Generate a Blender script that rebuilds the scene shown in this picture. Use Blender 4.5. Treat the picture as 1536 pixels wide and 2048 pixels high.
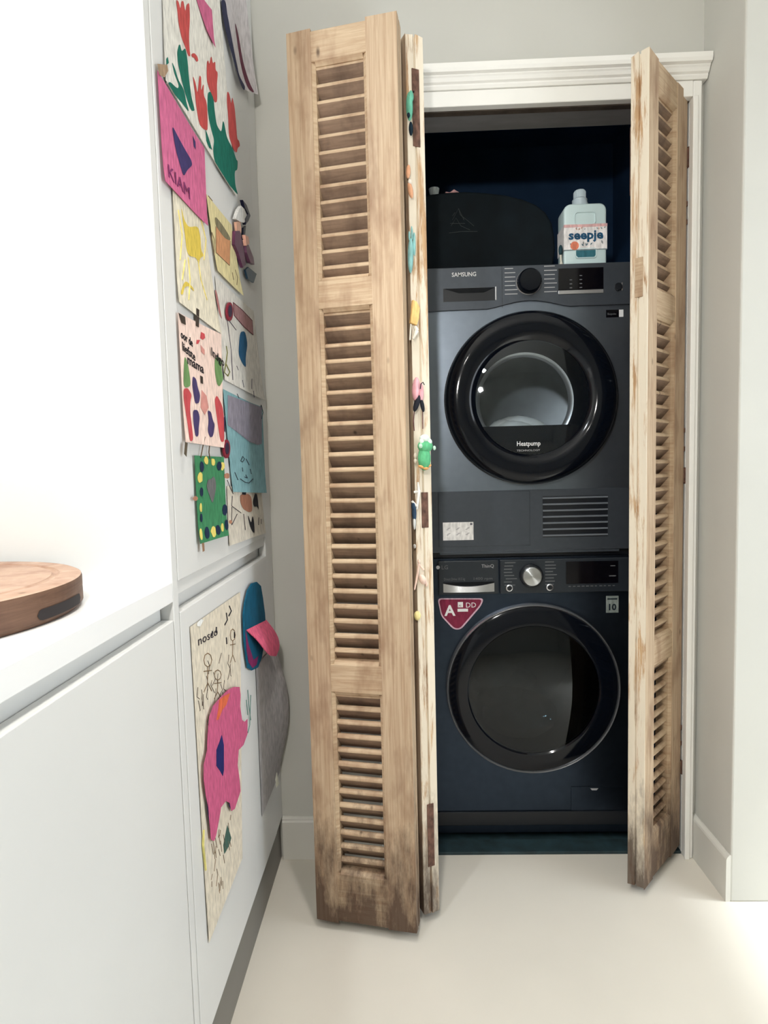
import bpy, bmesh, math, random
from mathutils import Vector, Matrix
random.seed(7)
for o in list(bpy.data.objects): bpy.data.objects.remove(o, do_unlink=True)
SC = bpy.context.scene
COL = SC.collection

# ------------------------------------------------------------------ camera
F, YAW, PIT, ROLL, CH, CD = 1204.35, -0.0292, 0.0729, -0.0253, 1.1386, 1.6947
_fw = Vector((math.sin(YAW)*math.cos(PIT), math.cos(YAW)*math.cos(PIT), -math.sin(PIT)))
_rt = Vector((math.cos(YAW), -math.sin(YAW), 0))
_up = _rt.cross(_fw)
RT = _rt*math.cos(ROLL) + _up*math.sin(ROLL)
UP = -_rt*math.sin(ROLL) + _up*math.cos(ROLL)
FW = _fw
CAM = Vector((0, -CD, CH))
cd = bpy.data.cameras.new('camera'); cam = bpy.data.objects.new('camera', cd); COL.objects.link(cam)
cd.sensor_fit = 'VERTICAL'; cd.sensor_height = 36.0; cd.lens = F/2048*36.0
cd.clip_start = 0.02; cd.clip_end = 50
m = Matrix((RT, UP, -FW)).transposed().to_4x4(); m.translation = CAM
cam.matrix_world = m
SC.camera = cam

def on_plane(px, py, p0, n):
    d = RT*((px-768)/F) + UP*((1024-py)/F) + FW
    n = Vector(n); t = (Vector(p0)-CAM).dot(n)/d.dot(n)
    return CAM + d*t
def onx(px, py, x): return on_plane(px, py, (x,0,0), (1,0,0))
def ony(px, py, y): return on_plane(px, py, (0,y,0), (0,1,0))

# ------------------------------------------------------------------ world, lights, exposure
w = bpy.data.worlds.new('world'); SC.world = w; w.use_nodes = True
w.node_tree.nodes['Background'].inputs[0].default_value = (.75,.85,1,1)
w.node_tree.nodes['Background'].inputs[1].default_value = 1.0
SC.view_settings.view_transform = 'Standard'; SC.view_settings.look = 'None'
SC.view_settings.gamma = 1.0; SC.view_settings.use_curve_mapping = False
SC.view_settings.exposure = -0.06

def lamp(name, kind, loc, energy, color, target=None, **kw):
    d = bpy.data.lights.new(name, kind); d.energy = energy; d.color = color
    for k, v in kw.items(): setattr(d, k, v)
    o = bpy.data.objects.new(name, d); COL.objects.link(o); o.location = loc
    if target is not None:
        o.rotation_euler = (Vector(target)-Vector(loc)).to_track_quat('-Z', 'Y').to_euler()
    return o
WARM = (1.0, .97, .92)
lamp('key_light', 'POINT', (-.15, -1.78, 1.70), 38, WARM, None, shadow_soft_size=.045)  # unseen key light left of the camera, lowered to cover its flash too
lamp('ceiling_spot_hall', 'SPOT', (.02, -.80, 2.58), 52, WARM, (.14, -.66, 0), spot_size=math.radians(60), spot_blend=.8, shadow_soft_size=.035)
lamp('rear_fill_light', 'SPOT', (-.32, -3.0, 2.5), 16, WARM, (.1, -1.8, .4), spot_size=math.radians(160), spot_blend=.8, shadow_soft_size=.06)  # added fill from behind the camera, lifts the return wall
lamp('counter_spot', 'SPOT', (-.74, -1.62, 2.5), 52, (.86,.93,1.0), (-.72, -.75, 1.15), spot_size=math.radians(140), spot_blend=.8, shadow_soft_size=.05)
lamp('window_daylight', 'AREA', (2.12, -.95, 1.1), 24, (.86,.93,1.0), (.9, -.60, .6), shape='RECTANGLE', size=1.0, size_y=1.7)
sun = lamp('sun', 'SUN', (3.5, -1.2, 3), 9.0, (.93,.96,1.0), None, angle=math.radians(7))
sun.rotation_euler = Vector((-1, .13, -1.46)).to_track_quat('-Z', 'Y').to_euler()

# ------------------------------------------------------------------ materials
def mat(name, col, rough=.5, metal=0.0, spec=.5, noise=0.0, nscale=(8,8,8), bump=0.0, bscale=None, coat=0.0, coords='Object'):
    m = bpy.data.materials.new(name); m.use_nodes = True
    nt = m.node_tree; b = nt.nodes['Principled BSDF']
    b.inputs['Base Color'].default_value = (*col, 1); b.inputs['Roughness'].default_value = rough
    b.inputs['Metallic'].default_value = metal; b.inputs['Specular IOR Level'].default_value = spec
    b.inputs['Coat Weight'].default_value = coat; b.inputs['Coat Roughness'].default_value = .05
    if noise or bump:
        tc = nt.nodes.new('ShaderNodeTexCoord'); mp = nt.nodes.new('ShaderNodeMapping')
        mp.inputs['Scale'].default_value = nscale
        nt.links.new(tc.outputs[coords], mp.inputs[0])
        nz = nt.nodes.new('ShaderNodeTexNoise'); nz.inputs['Scale'].default_value = 1; nz.inputs['Detail'].default_value = 5
        nt.links.new(mp.outputs[0], nz.inputs['Vector'])
        if noise:
            mr = nt.nodes.new('ShaderNodeMapRange'); mr.inputs[1].default_value = .3; mr.inputs[2].default_value = .7
            mr.inputs[3].default_value = 1-noise; mr.inputs[4].default_value = 1+noise
            nt.links.new(nz.outputs[0], mr.inputs[0])
            mx = nt.nodes.new('ShaderNodeVectorMath'); mx.operation = 'SCALE'
            mx.inputs[0].default_value = col; nt.links.new(mr.outputs[0], mx.inputs['Scale'])
            nt.links.new(mx.outputs[0], b.inputs['Base Color'])
        if bump:
            bp = nt.nodes.new('ShaderNodeBump'); bp.inputs['Strength'].default_value = bump; bp.inputs['Distance'].default_value = .002
            nt.links.new(nz.outputs[0], bp.inputs['Height']); nt.links.new(bp.outputs[0], b.inputs['Normal'])
    return m
def srgb(r, g, b):
    f = lambda c: (c/255/12.92) if c/255 <= .04045 else ((c/255+.055)/1.055)**2.4
    return (f(r), f(g), f(b))

def wood(name, light, dark, stain, axis='Z', stain_h=0.0, rough=.6, paint=None, amount=.5):
    """weathered wood: stretched grain, blotches, worm holes, floor stains, optional worn paint"""
    m = bpy.data.materials.new(name); m.use_nodes = True; nt = m.node_tree; N = nt.nodes; L = nt.links
    b = N['Principled BSDF']; b.inputs['Roughness'].default_value = rough; b.inputs['Specular IOR Level'].default_value = .3
    geo = N.new('ShaderNodeNewGeometry')
    def noise(scale, detail=4, rough_=.6, dist=0.0):
        mp = N.new('ShaderNodeMapping'); mp.inputs['Scale'].default_value = scale
        L.new(geo.outputs['Position'], mp.inputs[0])
        n = N.new('ShaderNodeTexNoise'); n.inputs['Scale'].default_value = 1; n.inputs['Detail'].default_value = detail
        n.inputs['Roughness'].default_value = rough_; n.inputs['Distortion'].default_value = dist
        L.new(mp.outputs[0], n.inputs['Vector']); return n
    def ramp(src, a, c, lo=0.0, hi=1.0):
        r = N.new('ShaderNodeMapRange'); r.inputs[1].default_value = a; r.inputs[2].default_value = c
        r.inputs[3].default_value = lo; r.inputs[4].default_value = hi; L.new(src, r.inputs[0]); return r.outputs[0]
    def mix(fac, a, c):
        x = N.new('ShaderNodeMix'); x.data_type = 'RGBA'; L.new(fac, x.inputs[0])
        for s, v in ((x.inputs[6], a), (x.inputs[7], c)):
            if isinstance(v, tuple): s.default_value = (*v, 1)
            else: L.new(v, s)
        return x.outputs[2]
    st = {'Z': (170,170,5), 'X': (9,9,150)}[axis]
    grain = noise(st, 6, .65, .6)
    c = mix(ramp(grain.outputs[0], .3, .7), dark, light)
    blotch = noise((14,14,5), 4, .6)
    c = mix(ramp(blotch.outputs[0], .48, .72, 0, .75), c, stain)
    knot = N.new('ShaderNodeTexVoronoi'); knot.inputs['Scale'].default_value = 1
    mp = N.new('ShaderNodeMapping'); mp.inputs['Scale'].default_value = (19,19,8); L.new(geo.outputs['Position'], mp.inputs[0]); L.new(mp.outputs[0], knot.inputs['Vector'])
    c = mix(ramp(knot.outputs['Distance'], .03, .11, .8, 0), c, tuple(v*.25 for v in stain))
    if paint:
        pn = noise((45,45,4), 6, .7, .4)
        c = mix(ramp(pn.outputs[0], amount, amount+.1), c, paint)
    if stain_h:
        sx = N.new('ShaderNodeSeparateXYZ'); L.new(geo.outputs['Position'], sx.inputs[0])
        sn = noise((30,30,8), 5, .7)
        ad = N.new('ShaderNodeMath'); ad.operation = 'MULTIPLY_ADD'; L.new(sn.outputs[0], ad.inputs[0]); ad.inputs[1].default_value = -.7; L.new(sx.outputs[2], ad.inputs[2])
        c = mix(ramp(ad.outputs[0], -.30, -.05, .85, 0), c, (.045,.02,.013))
    bp = N.new('ShaderNodeBump'); bp.inputs['Strength'].default_value = .35; bp.inputs['Distance'].default_value = .0015
    L.new(grain.outputs[0], bp.inputs['Height']); L.new(bp.outputs[0], b.inputs['Normal'])
    L.new(c, b.inputs['Base Color'])
    return m

M = {}
M['wall'] = mat('wall_paint', srgb(204,203,196), .85, spec=.2, noise=.02, nscale=(3,3,3), bump=.08)
M['ceiling'] = mat('ceiling_paint', srgb(235,234,230), .9, spec=.2, noise=.01)
M['floor'] = mat('poured_floor', srgb(214,208,196), .42, spec=.35, noise=.05, nscale=(2.2,2.2,2.2), bump=.03)
M['white'] = mat('white_trim_paint', srgb(240,238,232), .45, noise=.02, nscale=(6,6,6), bump=.05)
M['base'] = mat('baseboard_paint', srgb(216,214,206), .5, noise=.02, nscale=(6,6,6))
M['lacquer'] = mat('cabinet_lacquer', srgb(221,221,219), .38, spec=.4, noise=.015, nscale=(4,4,4))
M['counter'] = mat('counter_stone', srgb(244,244,244), .3, noise=.01)
M['kick'] = mat('plinth', srgb(120,116,110), .5, noise=.05)
M['closet'] = mat('closet_dark_paint', (.017,.048,.11), .75, spec=.25, noise=.15)  # dark paint with the shade's navy tint mixed into the colour
M['closetfloor'] = mat('closet_threshold', (.012,.03,.036), .6, noise=.4, nscale=(30,30,30))
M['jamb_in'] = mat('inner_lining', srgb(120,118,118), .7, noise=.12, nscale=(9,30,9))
M['rawwood'] = wood('raw_lintel_wood', (.11,.085,.065), (.05,.04,.033), (.03,.02,.015), 'X')
WL, WD, WS = srgb(204,182,154), srgb(168,139,111), srgb(126,91,67)
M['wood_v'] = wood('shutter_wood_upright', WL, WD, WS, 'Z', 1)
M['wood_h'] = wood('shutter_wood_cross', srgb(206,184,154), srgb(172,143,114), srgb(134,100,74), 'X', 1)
M['slat'] = wood('shutter_slat_shaded_wood', srgb(150,126,106), srgb(118,96,79), srgb(92,74,62), 'X')  # weathered grey-brown, darkened further for the shade on the slat faces
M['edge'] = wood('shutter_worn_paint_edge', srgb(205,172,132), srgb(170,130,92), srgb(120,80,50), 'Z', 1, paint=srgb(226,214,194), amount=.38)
M['rust'] = mat('rusted_iron', (.15,.078,.055), .8, metal=.35, noise=.5, nscale=(90,90,60), bump=.5)
M['dryer'] = mat('dryer_inox_grey', (.20,.235,.285), .36, metal=1.0, noise=.04, nscale=(40,40,40))
M['dryerpanel'] = mat('dryer_panel_grey', (.072,.083,.10), .42, metal=.6, noise=.05, nscale=(60,60,60))
M['washer'] = mat('washer_black_steel', (.040,.054,.078), .38, metal=1.0, noise=.06, nscale=(40,40,40))
M['washpanel'] = mat('washer_panel_black', (.022,.028,.036), .35, metal=.2, noise=.06, nscale=(60,60,60))
M['gloss'] = mat('black_gloss_plastic', (.002,.0035,.007), .10, spec=.35, noise=.1)
M['satin'] = mat('black_satin_plastic', (.006,.008,.012), .35, noise=.1)
M['screen'] = mat('dark_display_glass', (.002,.002,.004), .12, noise=.1)
M['chrome'] = mat('chrome', (.62,.63,.65), .25, metal=.85, noise=.02)
M['silver'] = mat('silver_plastic', (.5,.5,.5), .3, metal=.7, noise=.03)
M['drum'] = mat('drum_steel', (.16,.17,.18), .35, metal=.9, noise=.1, nscale=(20,20,20))
M['print'] = mat('light_grey_print', (.42,.42,.43), .5, noise=.03)
M['printw'] = mat('white_print', (.8,.8,.8), .5, noise=.02)
M['printdim'] = mat('dim_grey_print', (.12,.125,.13), .5, noise=.03)
M['grille'] = mat('grille_highlight_plastic', (.15,.165,.185), .4, noise=.03)  # plastic lightened so the slats carry their highlights
M['towel'] = mat('white_laundry', (.8,.8,.78), .9, noise=.08, nscale=(30,30,30), bump=.8)
M['cloth'] = mat('dark_laundry', (.16,.14,.125), .9, noise=.25, nscale=(30,30,30), bump=.8)
def glassmat(name, tint, gl):
    m = bpy.data.materials.new(name); m.use_nodes = True; nt = m.node_tree; nt.nodes.remove(nt.nodes['Principled BSDF'])
    t = nt.nodes.new('ShaderNodeBsdfTransparent'); t.inputs[0].default_value = (*tint, 1)
    g = nt.nodes.new('ShaderNodeBsdfGlossy'); g.inputs['Roughness'].default_value = .03; g.inputs[0].default_value = (.9,.95,1,1)
    lw = nt.nodes.new('ShaderNodeLayerWeight'); lw.inputs[0].default_value = .5
    pw_ = nt.nodes.new('ShaderNodeMath'); pw_.operation = 'POWER'; pw_.inputs[1].default_value = 4; nt.links.new(lw.outputs['Facing'], pw_.inputs[0])
    fr = nt.nodes.new('ShaderNodeMath'); fr.operation = 'MULTIPLY_ADD'; fr.inputs[1].default_value = .7; fr.inputs[2].default_value = gl; nt.links.new(pw_.outputs[0], fr.inputs[0])
    mx = nt.nodes.new('ShaderNodeMixShader'); nt.links.new(fr.outputs[0], mx.inputs[0])
    nt.links.new(t.outputs[0], mx.inputs[1]); nt.links.new(g.outputs[0], mx.inputs[2]); nt.links.new(mx.outputs[0], nt.nodes['Material Output'].inputs[0])
    return m
M['glass'] = glassmat('dryer_door_glass', (.78,.84,.88), .045)
M['glassdark'] = glassmat('washer_door_glass', (.16,.22,.25), .04)
_pc = {}
def paint(r, g, b, rough=.8):
    k = (r, g, b, rough)
    if k not in _pc: _pc[k] = mat('paint_%02x%02x%02x' % (r, g, b), srgb(r, g, b), rough, spec=.2, noise=.22, nscale=(150,150,45))
    return _pc[k]

# ------------------------------------------------------------------ mesh helpers
class MB:
    def __init__(s): s.v = []; s.f = []; s.mi = []
    def add(s, vs, fs, mi=0):
        n = len(s.v); s.v += [tuple(v) for v in vs]; s.f += [tuple(i+n for i in f) for f in fs]; s.mi += [mi]*len(fs); return s
    def box(s, x0, x1, y0, y1, z0, z1, mi=0):
        return s.add([(x0,y0,z0),(x1,y0,z0),(x1,y1,z0),(x0,y1,z0),(x0,y0,z1),(x1,y0,z1),(x1,y1,z1),(x0,y1,z1)],
              [(0,3,2,1),(4,5,6,7),(0,1,5,4),(1,2,6,5),(2,3,7,6),(3,0,4,7)], mi)
    def quad(s, a, b, c, d, mi=0): return s.add([a,b,c,d], [(0,1,2,3)], mi)
    def prism(s, pts, d, mi=0):
        """closed outline (list of 3D points), pushed along vector d"""
        n = len(pts); d = Vector(d); P = [Vector(p) for p in pts]
        return s.add(P+[p+d for p in P], [tuple(range(n))[::-1], tuple(range(n, 2*n))]+[(i, (i+1) % n, n+(i+1) % n, n+i) for i in range(n)], mi)
    def tube(s, path, r, seg=8, mi=0, cap=True):
        P = [Vector(p) for p in path]; rings = []
        rr = r if isinstance(r, (list, tuple)) else [r]*len(P)
        for i, p in enumerate(P):
            t = (P[min(i+1, len(P)-1)]-P[max(i-1, 0)]).normalized()
            a = t.orthogonal().normalized() if i == 0 else (a - t*a.dot(t)).normalized()
            bb = t.cross(a); rings.append([p+(a*math.cos(k*2*math.pi/seg)+bb*math.sin(k*2*math.pi/seg))*rr[i] for k in range(seg)])
        fs = [(i*seg+k, i*seg+(k+1) % seg, (i+1)*seg+(k+1) % seg, (i+1)*seg+k) for i in range(len(P)-1) for k in range(seg)]
        if cap: fs += [tuple(range(seg))[::-1], tuple((len(P)-1)*seg+k for k in range(seg))]
        return s.add([v for r_ in rings for v in r_], fs, mi)
    def lathe(s, c, prof, axis='Y', seg=64, mi=0, a0=0, a1=2*math.pi):
        """profile of (radius, offset along axis)"""
        c = Vector(c); full = abs(a1-a0-2*math.pi) < 1e-6; n = seg if full else seg+1; vs = []
        for (r, h) in prof:
            for k in range(n):
                a = a0+(a1-a0)*k/seg
                if axis == 'Y': vs.append(c+Vector((r*math.cos(a), h, r*math.sin(a))))
                elif axis == 'X': vs.append(c+Vector((h, r*math.cos(a), r*math.sin(a))))
                else: vs.append(c+Vector((r*math.cos(a), r*math.sin(a), h)))
        fs = []
        for i in range(len(prof)-1):
            for k in range(n if full else seg): fs.append((i*n+k, i*n+(k+1) % n, (i+1)*n+(k+1) % n, (i+1)*n+k))
        return s.add(vs, fs, mi)
    def ball(s, c, r, seg=14, rings=9, rot=None, mi=0):
        rx, ry, rz = (r, r, r) if not isinstance(r, (tuple, list)) else r
        vs = []; c = Vector(c)
        for i in range(rings+1):
            th = math.pi*i/rings
            for k in range(seg):
                a = 2*math.pi*k/seg; v = Vector((rx*math.sin(th)*math.cos(a), ry*math.sin(th)*math.sin(a), rz*math.cos(th)))
                if rot: v = rot @ v
                vs.append(c+v)
        return s.add(vs, [(i*seg+k, (i+1)*seg+k, (i+1)*seg+(k+1) % seg, i*seg+(k+1) % seg) for i in range(rings) for k in range(seg)], mi)
    def build(s, name, mats, parent=None, smooth=False, bevel=0.0, local=False, seg=2):
        me = bpy.data.meshes.new(name)
        off = parent.location.copy() if (parent is not None and not local) else Vector((0,0,0))
        if parent is not None and parent.parent is not None and not local: off = off + parent.parent.location
        vs = [tuple(Vector(v)-off) for v in s.v]
        me.from_pydata(vs, [], s.f)
        if not isinstance(mats, (list, tuple)): mats = [mats]
        for x in mats: me.materials.append(x if not isinstance(x, str) else M[x])
        for p, i in zip(me.polygons, s.mi): p.material_index = i
        bm = bmesh.new(); bm.from_mesh(me)
        bmesh.ops.remove_doubles(bm, verts=bm.verts, dist=1e-6)
        bmesh.ops.recalc_face_normals(bm, faces=bm.faces)
        if bevel:
            es = [e for e in bm.edges if len(e.link_faces) == 2 and e.calc_face_angle(0) > .5]
            bmesh.ops.bevel(bm, geom=es, offset=bevel, segments=seg, affect='EDGES', profile=.5, clamp_overlap=True)
        bm.to_mesh(me); bm.free()
        if smooth:
            for p in me.polygons: p.use_smooth = True
            me.set_sharp_from_angle(angle=math.radians(40))
        o = bpy.data.objects.new(name, me); COL.objects.link(o)
        if parent is not None: o.parent = parent
        return o
def thing(name, label, cat, loc=(0,0,0), rotz=0.0, group=None):
    o = bpy.data.objects.new(name, None); COL.objects.link(o); o.location = loc; o.rotation_euler = (0,0,rotz); o.empty_display_size = .05
    return tag(o, label, cat, group)
def tag(o, label, cat=None, group=None):
    o['label'] = label
    if cat: o['category'] = cat
    if group: o['group'] = group
    return o
def struct(o, label=None):
    o['kind'] = 'structure'
    if label: o['label'] = label
    return o
BX = lambda *a: MB().box(*a)
def text(name, body, size, origin, matn, parent, face='-Y', width=None, extrude=.0002, shear=0.0, align='LEFT', right=None, up=None, bold=0.0):
    cu = bpy.data.curves.new('tmp', 'FONT'); cu.body = body; cu.size = size; cu.extrude = extrude; cu.align_x = align; cu.shear = shear; cu.offset = bold
    cu.resolution_u = 2
    to = bpy.data.objects.new('tmp', cu); COL.objects.link(to)
    me = bpy.data.meshes.new_from_object(to)
    bpy.data.objects.remove(to); bpy.data.curves.remove(cu)
    if face == '-Y': R, U = Vector((1,0,0)), Vector((0,0,1))
    else: R, U = Vector((0,1,0)), Vector((0,0,1))
    if right is not None: R = Vector(right)
    if up is not None: U = Vector(up)
    Nn = R.cross(U).normalized()
    xs = [v.co.x for v in me.vertices] or [0, 1]
    sx = 1.0 if width is None else width/max(1e-6, (max(xs)-min(xs)))
    off = parent.location.copy() if parent else Vector((0,0,0))
    if parent is not None and parent.parent is not None: off = off + parent.parent.location
    for v in me.vertices: v.co = Vector(origin) + R*(v.co.x*sx) + U*v.co.y + Nn*v.co.z - off
    me.materials.clear(); me.materials.append(M[matn] if isinstance(matn, str) else matn)
    o = bpy.data.objects.new(name, me); COL.objects.link(o); o.parent = parent
    return o

# ------------------------------------------------------------------ the setting
YC = .1               # back of the wall thickness (closet begins)
OX0, OX1, OZ = -.035, .788, 2.088    # closet opening
XR, YR = .8245, -.195                # return wall right of the doorway, its outer corner
CX = -.37                            # front plane of the kitchen fronts
CEIL = 2.62
struct(BX(-1.05, 2.3, -4.6, 0, -.1, 0).build('floor', 'floor'), 'pale beige seamless poured floor')
struct(BX(-1.05, 2.3, -4.6, .9, CEIL, CEIL+.1).build('ceiling', 'ceiling'))
b = MB().box(-1.05, OX0-.012, 0, YC, 0, CEIL).box(OX1+.012, XR+.1, 0, YC, 0, CEIL).box(OX0-.012, OX1+.012, 0, YC, OZ+.012, CEIL)
struct(b.build('wall_back', 'wall'), 'greige painted wall around the closet doorway')
struct(BX(XR, 2.3, YR, YC, 0, CEIL).build('wall_right', 'wall', bevel=.004), 'greige wall corner stepping forward beside the doorway')
struct(BX(-1.15, -1.05, -4.6, .1, 0, CEIL).build('wall_left', 'wall'))
struct(BX(-1.15, 2.3, -4.7, -4.6, 0, CEIL).build('wall_rear', 'wall'))
b = MB().box(2.2, 2.3, -4.6, -1.6, 0, CEIL).box(2.2, 2.3, -.215, -.195, 0, CEIL).box(2.2, 2.3, -1.6, -.215, 2.15, CEIL)
struct(b.build('wall_far_right', 'wall'))
# glazed door letting daylight in, right of the frame
wn = struct(MB().box(2.22, 2.27, -1.6, -1.52, 0, 2.15).box(2.22, 2.27, -.29, -.215, 0, 2.15).box(2.22, 2.27, -1.52, -.29, 2.07, 2.15).box(2.22, 2.27, -1.52, -.29, 0, .08).build('window_1', 'white'))
BX(2.24, 2.246, -1.52, -.29, .08, 2.07).build('pane', glassmat('window_glass', (.95,.97,.97), .04), wn)
# closet interior
CB = .72
struct(MB().box(OX0-.1, OX1+.1, CB, CB+.05, 0, 2.4).build('wall_closet_back', 'closet'))
struct(MB().box(OX0-.1, OX0-.05, YC, CB, 0, 2.4).build('wall_closet_left', 'closet'))
struct(MB().box(OX1+.05, OX1+.1, YC, CB, 0, 2.4).build('wall_closet_right', 'closet'))
struct(MB().box(OX0-.1, OX1+.1, YC, CB, 2.35, 2.4).build('ceiling_closet', 'closet'))
struct(MB().box(OX0-.1, OX1+.1, 0, CB, -.1, -.002).build('floor_closet', 'closetfloor'))
struct(BX(OX0-.005, OX1+.005, .0, .062, -.002, .008).build('trim_threshold', 'closetfloor', bevel=.002), 'dark worn threshold strip of the closet')
# jamb lining
struct(BX(OX1, OX1+.012, 0, YC, 0, OZ).build('trim_jamb_right', 'white'), 'white painted jamb lining behind the half open leaf')
b = MB().box(OX0-.012, OX0, 0, YC, 0, OZ).box(OX0-.012, OX1+.012, .02, YC, OZ, OZ+.012)
jl = struct(b.build('trim_lining', 'jamb_in'))
BX(OX0, OX1, .0, .02, OZ-.002, OZ+.012).build('head_rebate', 'rawwood', jl)
# casing with moulded head
cs = struct(MB().box(OX1, .811, -.022, 0, 0, OZ+.04).build('trim_casing_right', 'white', bevel=.003), 'white painted casing beside the doorway')
BX(OX1-.002, OX1+.012, -.028, -.022, 0, OZ).build('bead', 'white', cs, bevel=.002)
struct(MB().box(-.079, OX0, -.022, 0, 0, OZ+.04).build('trim_casing_left', 'white', bevel=.003))
hd = struct(MB().box(OX0, OX1, -.022, 0, OZ, OZ+.04).build('trim_casing_head', 'white', bevel=.002), 'white door head under the stepped cornice')
prof = [(0,2.1285),(-.026,2.1285),(-.030,2.135),(-.030,2.139),(-.036,2.142),(-.040,2.150),(-.043,2.153),(-.043,2.1555),(-.052,2.158),(-.055,2.166),(-.055,2.178),(0,2.180)]
cn = MB().prism([(-.088, y, z) for y, z in prof], (.088+.822, 0, 0)).build('cornice', 'white', hd)
# baseboards
struct(MB().prism([(CX+.0, y, z) for y, z in [(0,0),(-.015,0),(-.015,.112),(-.012,.117),(-.012,.121),(-.006,.125),(0,.125)]], (.29, 0, 0)).build('baseboard_back', 'base'), 'pale baseboard on the wall behind the shutter')
pr = [(0,0),(-.012,0),(-.012,.113),(-.010,.118),(-.005,.124),(0,.124)]
struct(MB().prism([(XR+x, 0, z) for x, z in pr], (0, YR, 0)).build('baseboard_right', 'base'), 'pale baseboard along the return wall')

# ------------------------------------------------------------------ kitchen
CY = -.745   # near side of the tall cabinet
tc = thing('tall_cabinet', 'tall pale lacquered kitchen cabinet covered in taped-up drawings', 'cabinet', (CX-.3, CY/2, 0))
KX = CX-.008
MB().box(-1.04, CX-.022, CY+.02, -.003, .12, 2.45).build('body', 'lacquer', tc)
BX(-1.04, CX, CY-.004, CY+.0185, 0, 2.45).build('side_panel', 'lacquer', tc, bevel=.0012)
BX(CX-.02, CX, CY+.022, -.085, .9615, 2.45).build('door', 'lacquer', tc, bevel=.0015)
BX(CX-.02, CX, CY+.022, -.085, .125, .909).build('door', 'lacquer', tc, bevel=.0015)
MB().box(CX-.02, CX-.001, -.082, -.003, .125, 2.45).build('filler_strip', 'lacquer', tc, bevel=.001)
BX(CX-.0195, CX-.004, CY+.02, -.083, .938, .9605).build('handle_profile', 'lacquer', tc, bevel=.001)
BX(-1.03, KX, CY+.02, -.002, 0, .119).build('plinth', 'kick', tc)
bc = thing('base_cabinet', 'low pale drawer cabinet under the white worktop', 'cabinet', (CX-.3, -2.0, 0))
MB().box(-1.04, CX-.021, -3.4, CY-.008, .12, .930).build('body', 'lacquer', bc)
BX(CX-.02, CX, -1.62, CY-.0075, .125, .9035).build('drawer_front', 'lacquer', bc, bevel=.0015)
BX(CX-.02, CX, -2.5, -1.623, .125, .9035).build('drawer_front', 'lacquer', bc, bevel=.0015)
BX(CX-.02, CX, -3.4, -2.503, .125, .9035).build('drawer_front', 'lacquer', bc, bevel=.0015)
BX(-1.03, KX, -3.4, CY-.008, 0, .119).build('plinth', 'kick', bc)
wt = tag(BX(-1.05, CX, -3.4, CY-.0045, .932, .965).build('worktop', 'counter', bevel=.0015), 'white worktop ending against the tall cabinet', 'worktop')

# round chopping board
BC, BR_ = Vector((-.630, -.985, .9655)), .213
cb = thing('chopping_board', 'thick round wooden chopping board lying on the white worktop', 'chopping board', BC)
M['board'] = wood('board_endgrain', srgb(196,168,148), srgb(164,130,108), srgb(138,98,78), 'X')
M['boardside'] = wood('board_dark_side', srgb(112,84,66), srgb(86,62,48), srgb(66,44,36), 'X')  # side toned darker than the top
b = MB().lathe(BC, [(0,.0),(BR_-.006,.0),(BR_,.006)], 'Z', 96, 1)
b.lathe(BC, [(BR_,.006),(BR_,.037),(BR_-.001,.040)], 'Z', 96, 1)
b.lathe(BC, [(BR_-.001,.040),(BR_-.005,.042),(BR_-.027,.042),(BR_-.029,.039),(BR_-.032,.038),(BR_-.035,.039),(BR_-.037,.042),(0,.042)], 'Z', 96, 0)
b.build('slab', ['board', 'boardside'], cb, smooth=True)
# finger slot in the rim, its shaded hollow drawn as a flat dark strip
a0, a1 = math.radians(-11), math.radians(17)
b = MB(); n_ = 28
for k in range(n_):
    P = lambda u, q: BC+Vector(((BR_+.0008)*math.cos(a0+(a1-a0)*u), (BR_+.0008)*math.sin(a0+(a1-a0)*u), .0135+q*.0065*math.sqrt(max(0, 1-max(0, (abs(u-.5)-.42)/.08)**2))))
    b.quad(P(k/n_,-1), P((k+1)/n_,-1), P((k+1)/n_,1), P(k/n_,1))
b.build('finger_slot', mat('slot_shade', (.012,.008,.008), .8, noise=.2), cb)

# ------------------------------------------------------------------ louvered shutters
SW, ST, SH = .253, .044, 2.086
STL = .057; STR = .070
WIN = [(.1245,.581,13),(.649,1.480,23),(1.543,2.018,13)]
BEAD = .008
def slat_mesh():
    L = SW-STL-STR-.004
    # cross-section in (y,z): front edge high, back edge low, rounded nose
    d = Vector((math.cos(math.radians(50)), -math.sin(math.radians(50)))); n = Vector((d.y*-1, d.x)); t = .0070
    c0 = Vector((.0168, .0140)); c1 = c0+d*.0400
    pts = [c1+n*t*.8, c1-n*t*.8, c0-n*t]
    for k in range(1, 6): 
        a = math.pi*k/6; pts.append(c0 - n*t*math.cos(a) - d*t*math.sin(a)*.7)
    pts.append(c0+n*t)
    b = MB().prism([(0, p.x, p.y) for p in pts], (L, 0, 0))
    b.mi = [1 if (len(f) == 4 and all(b.v[i][1] < .0225 for i in f)) else 0 for f in b.f]  # paler wood on the nose, shade-darkened wood on the faces
    return b
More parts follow.
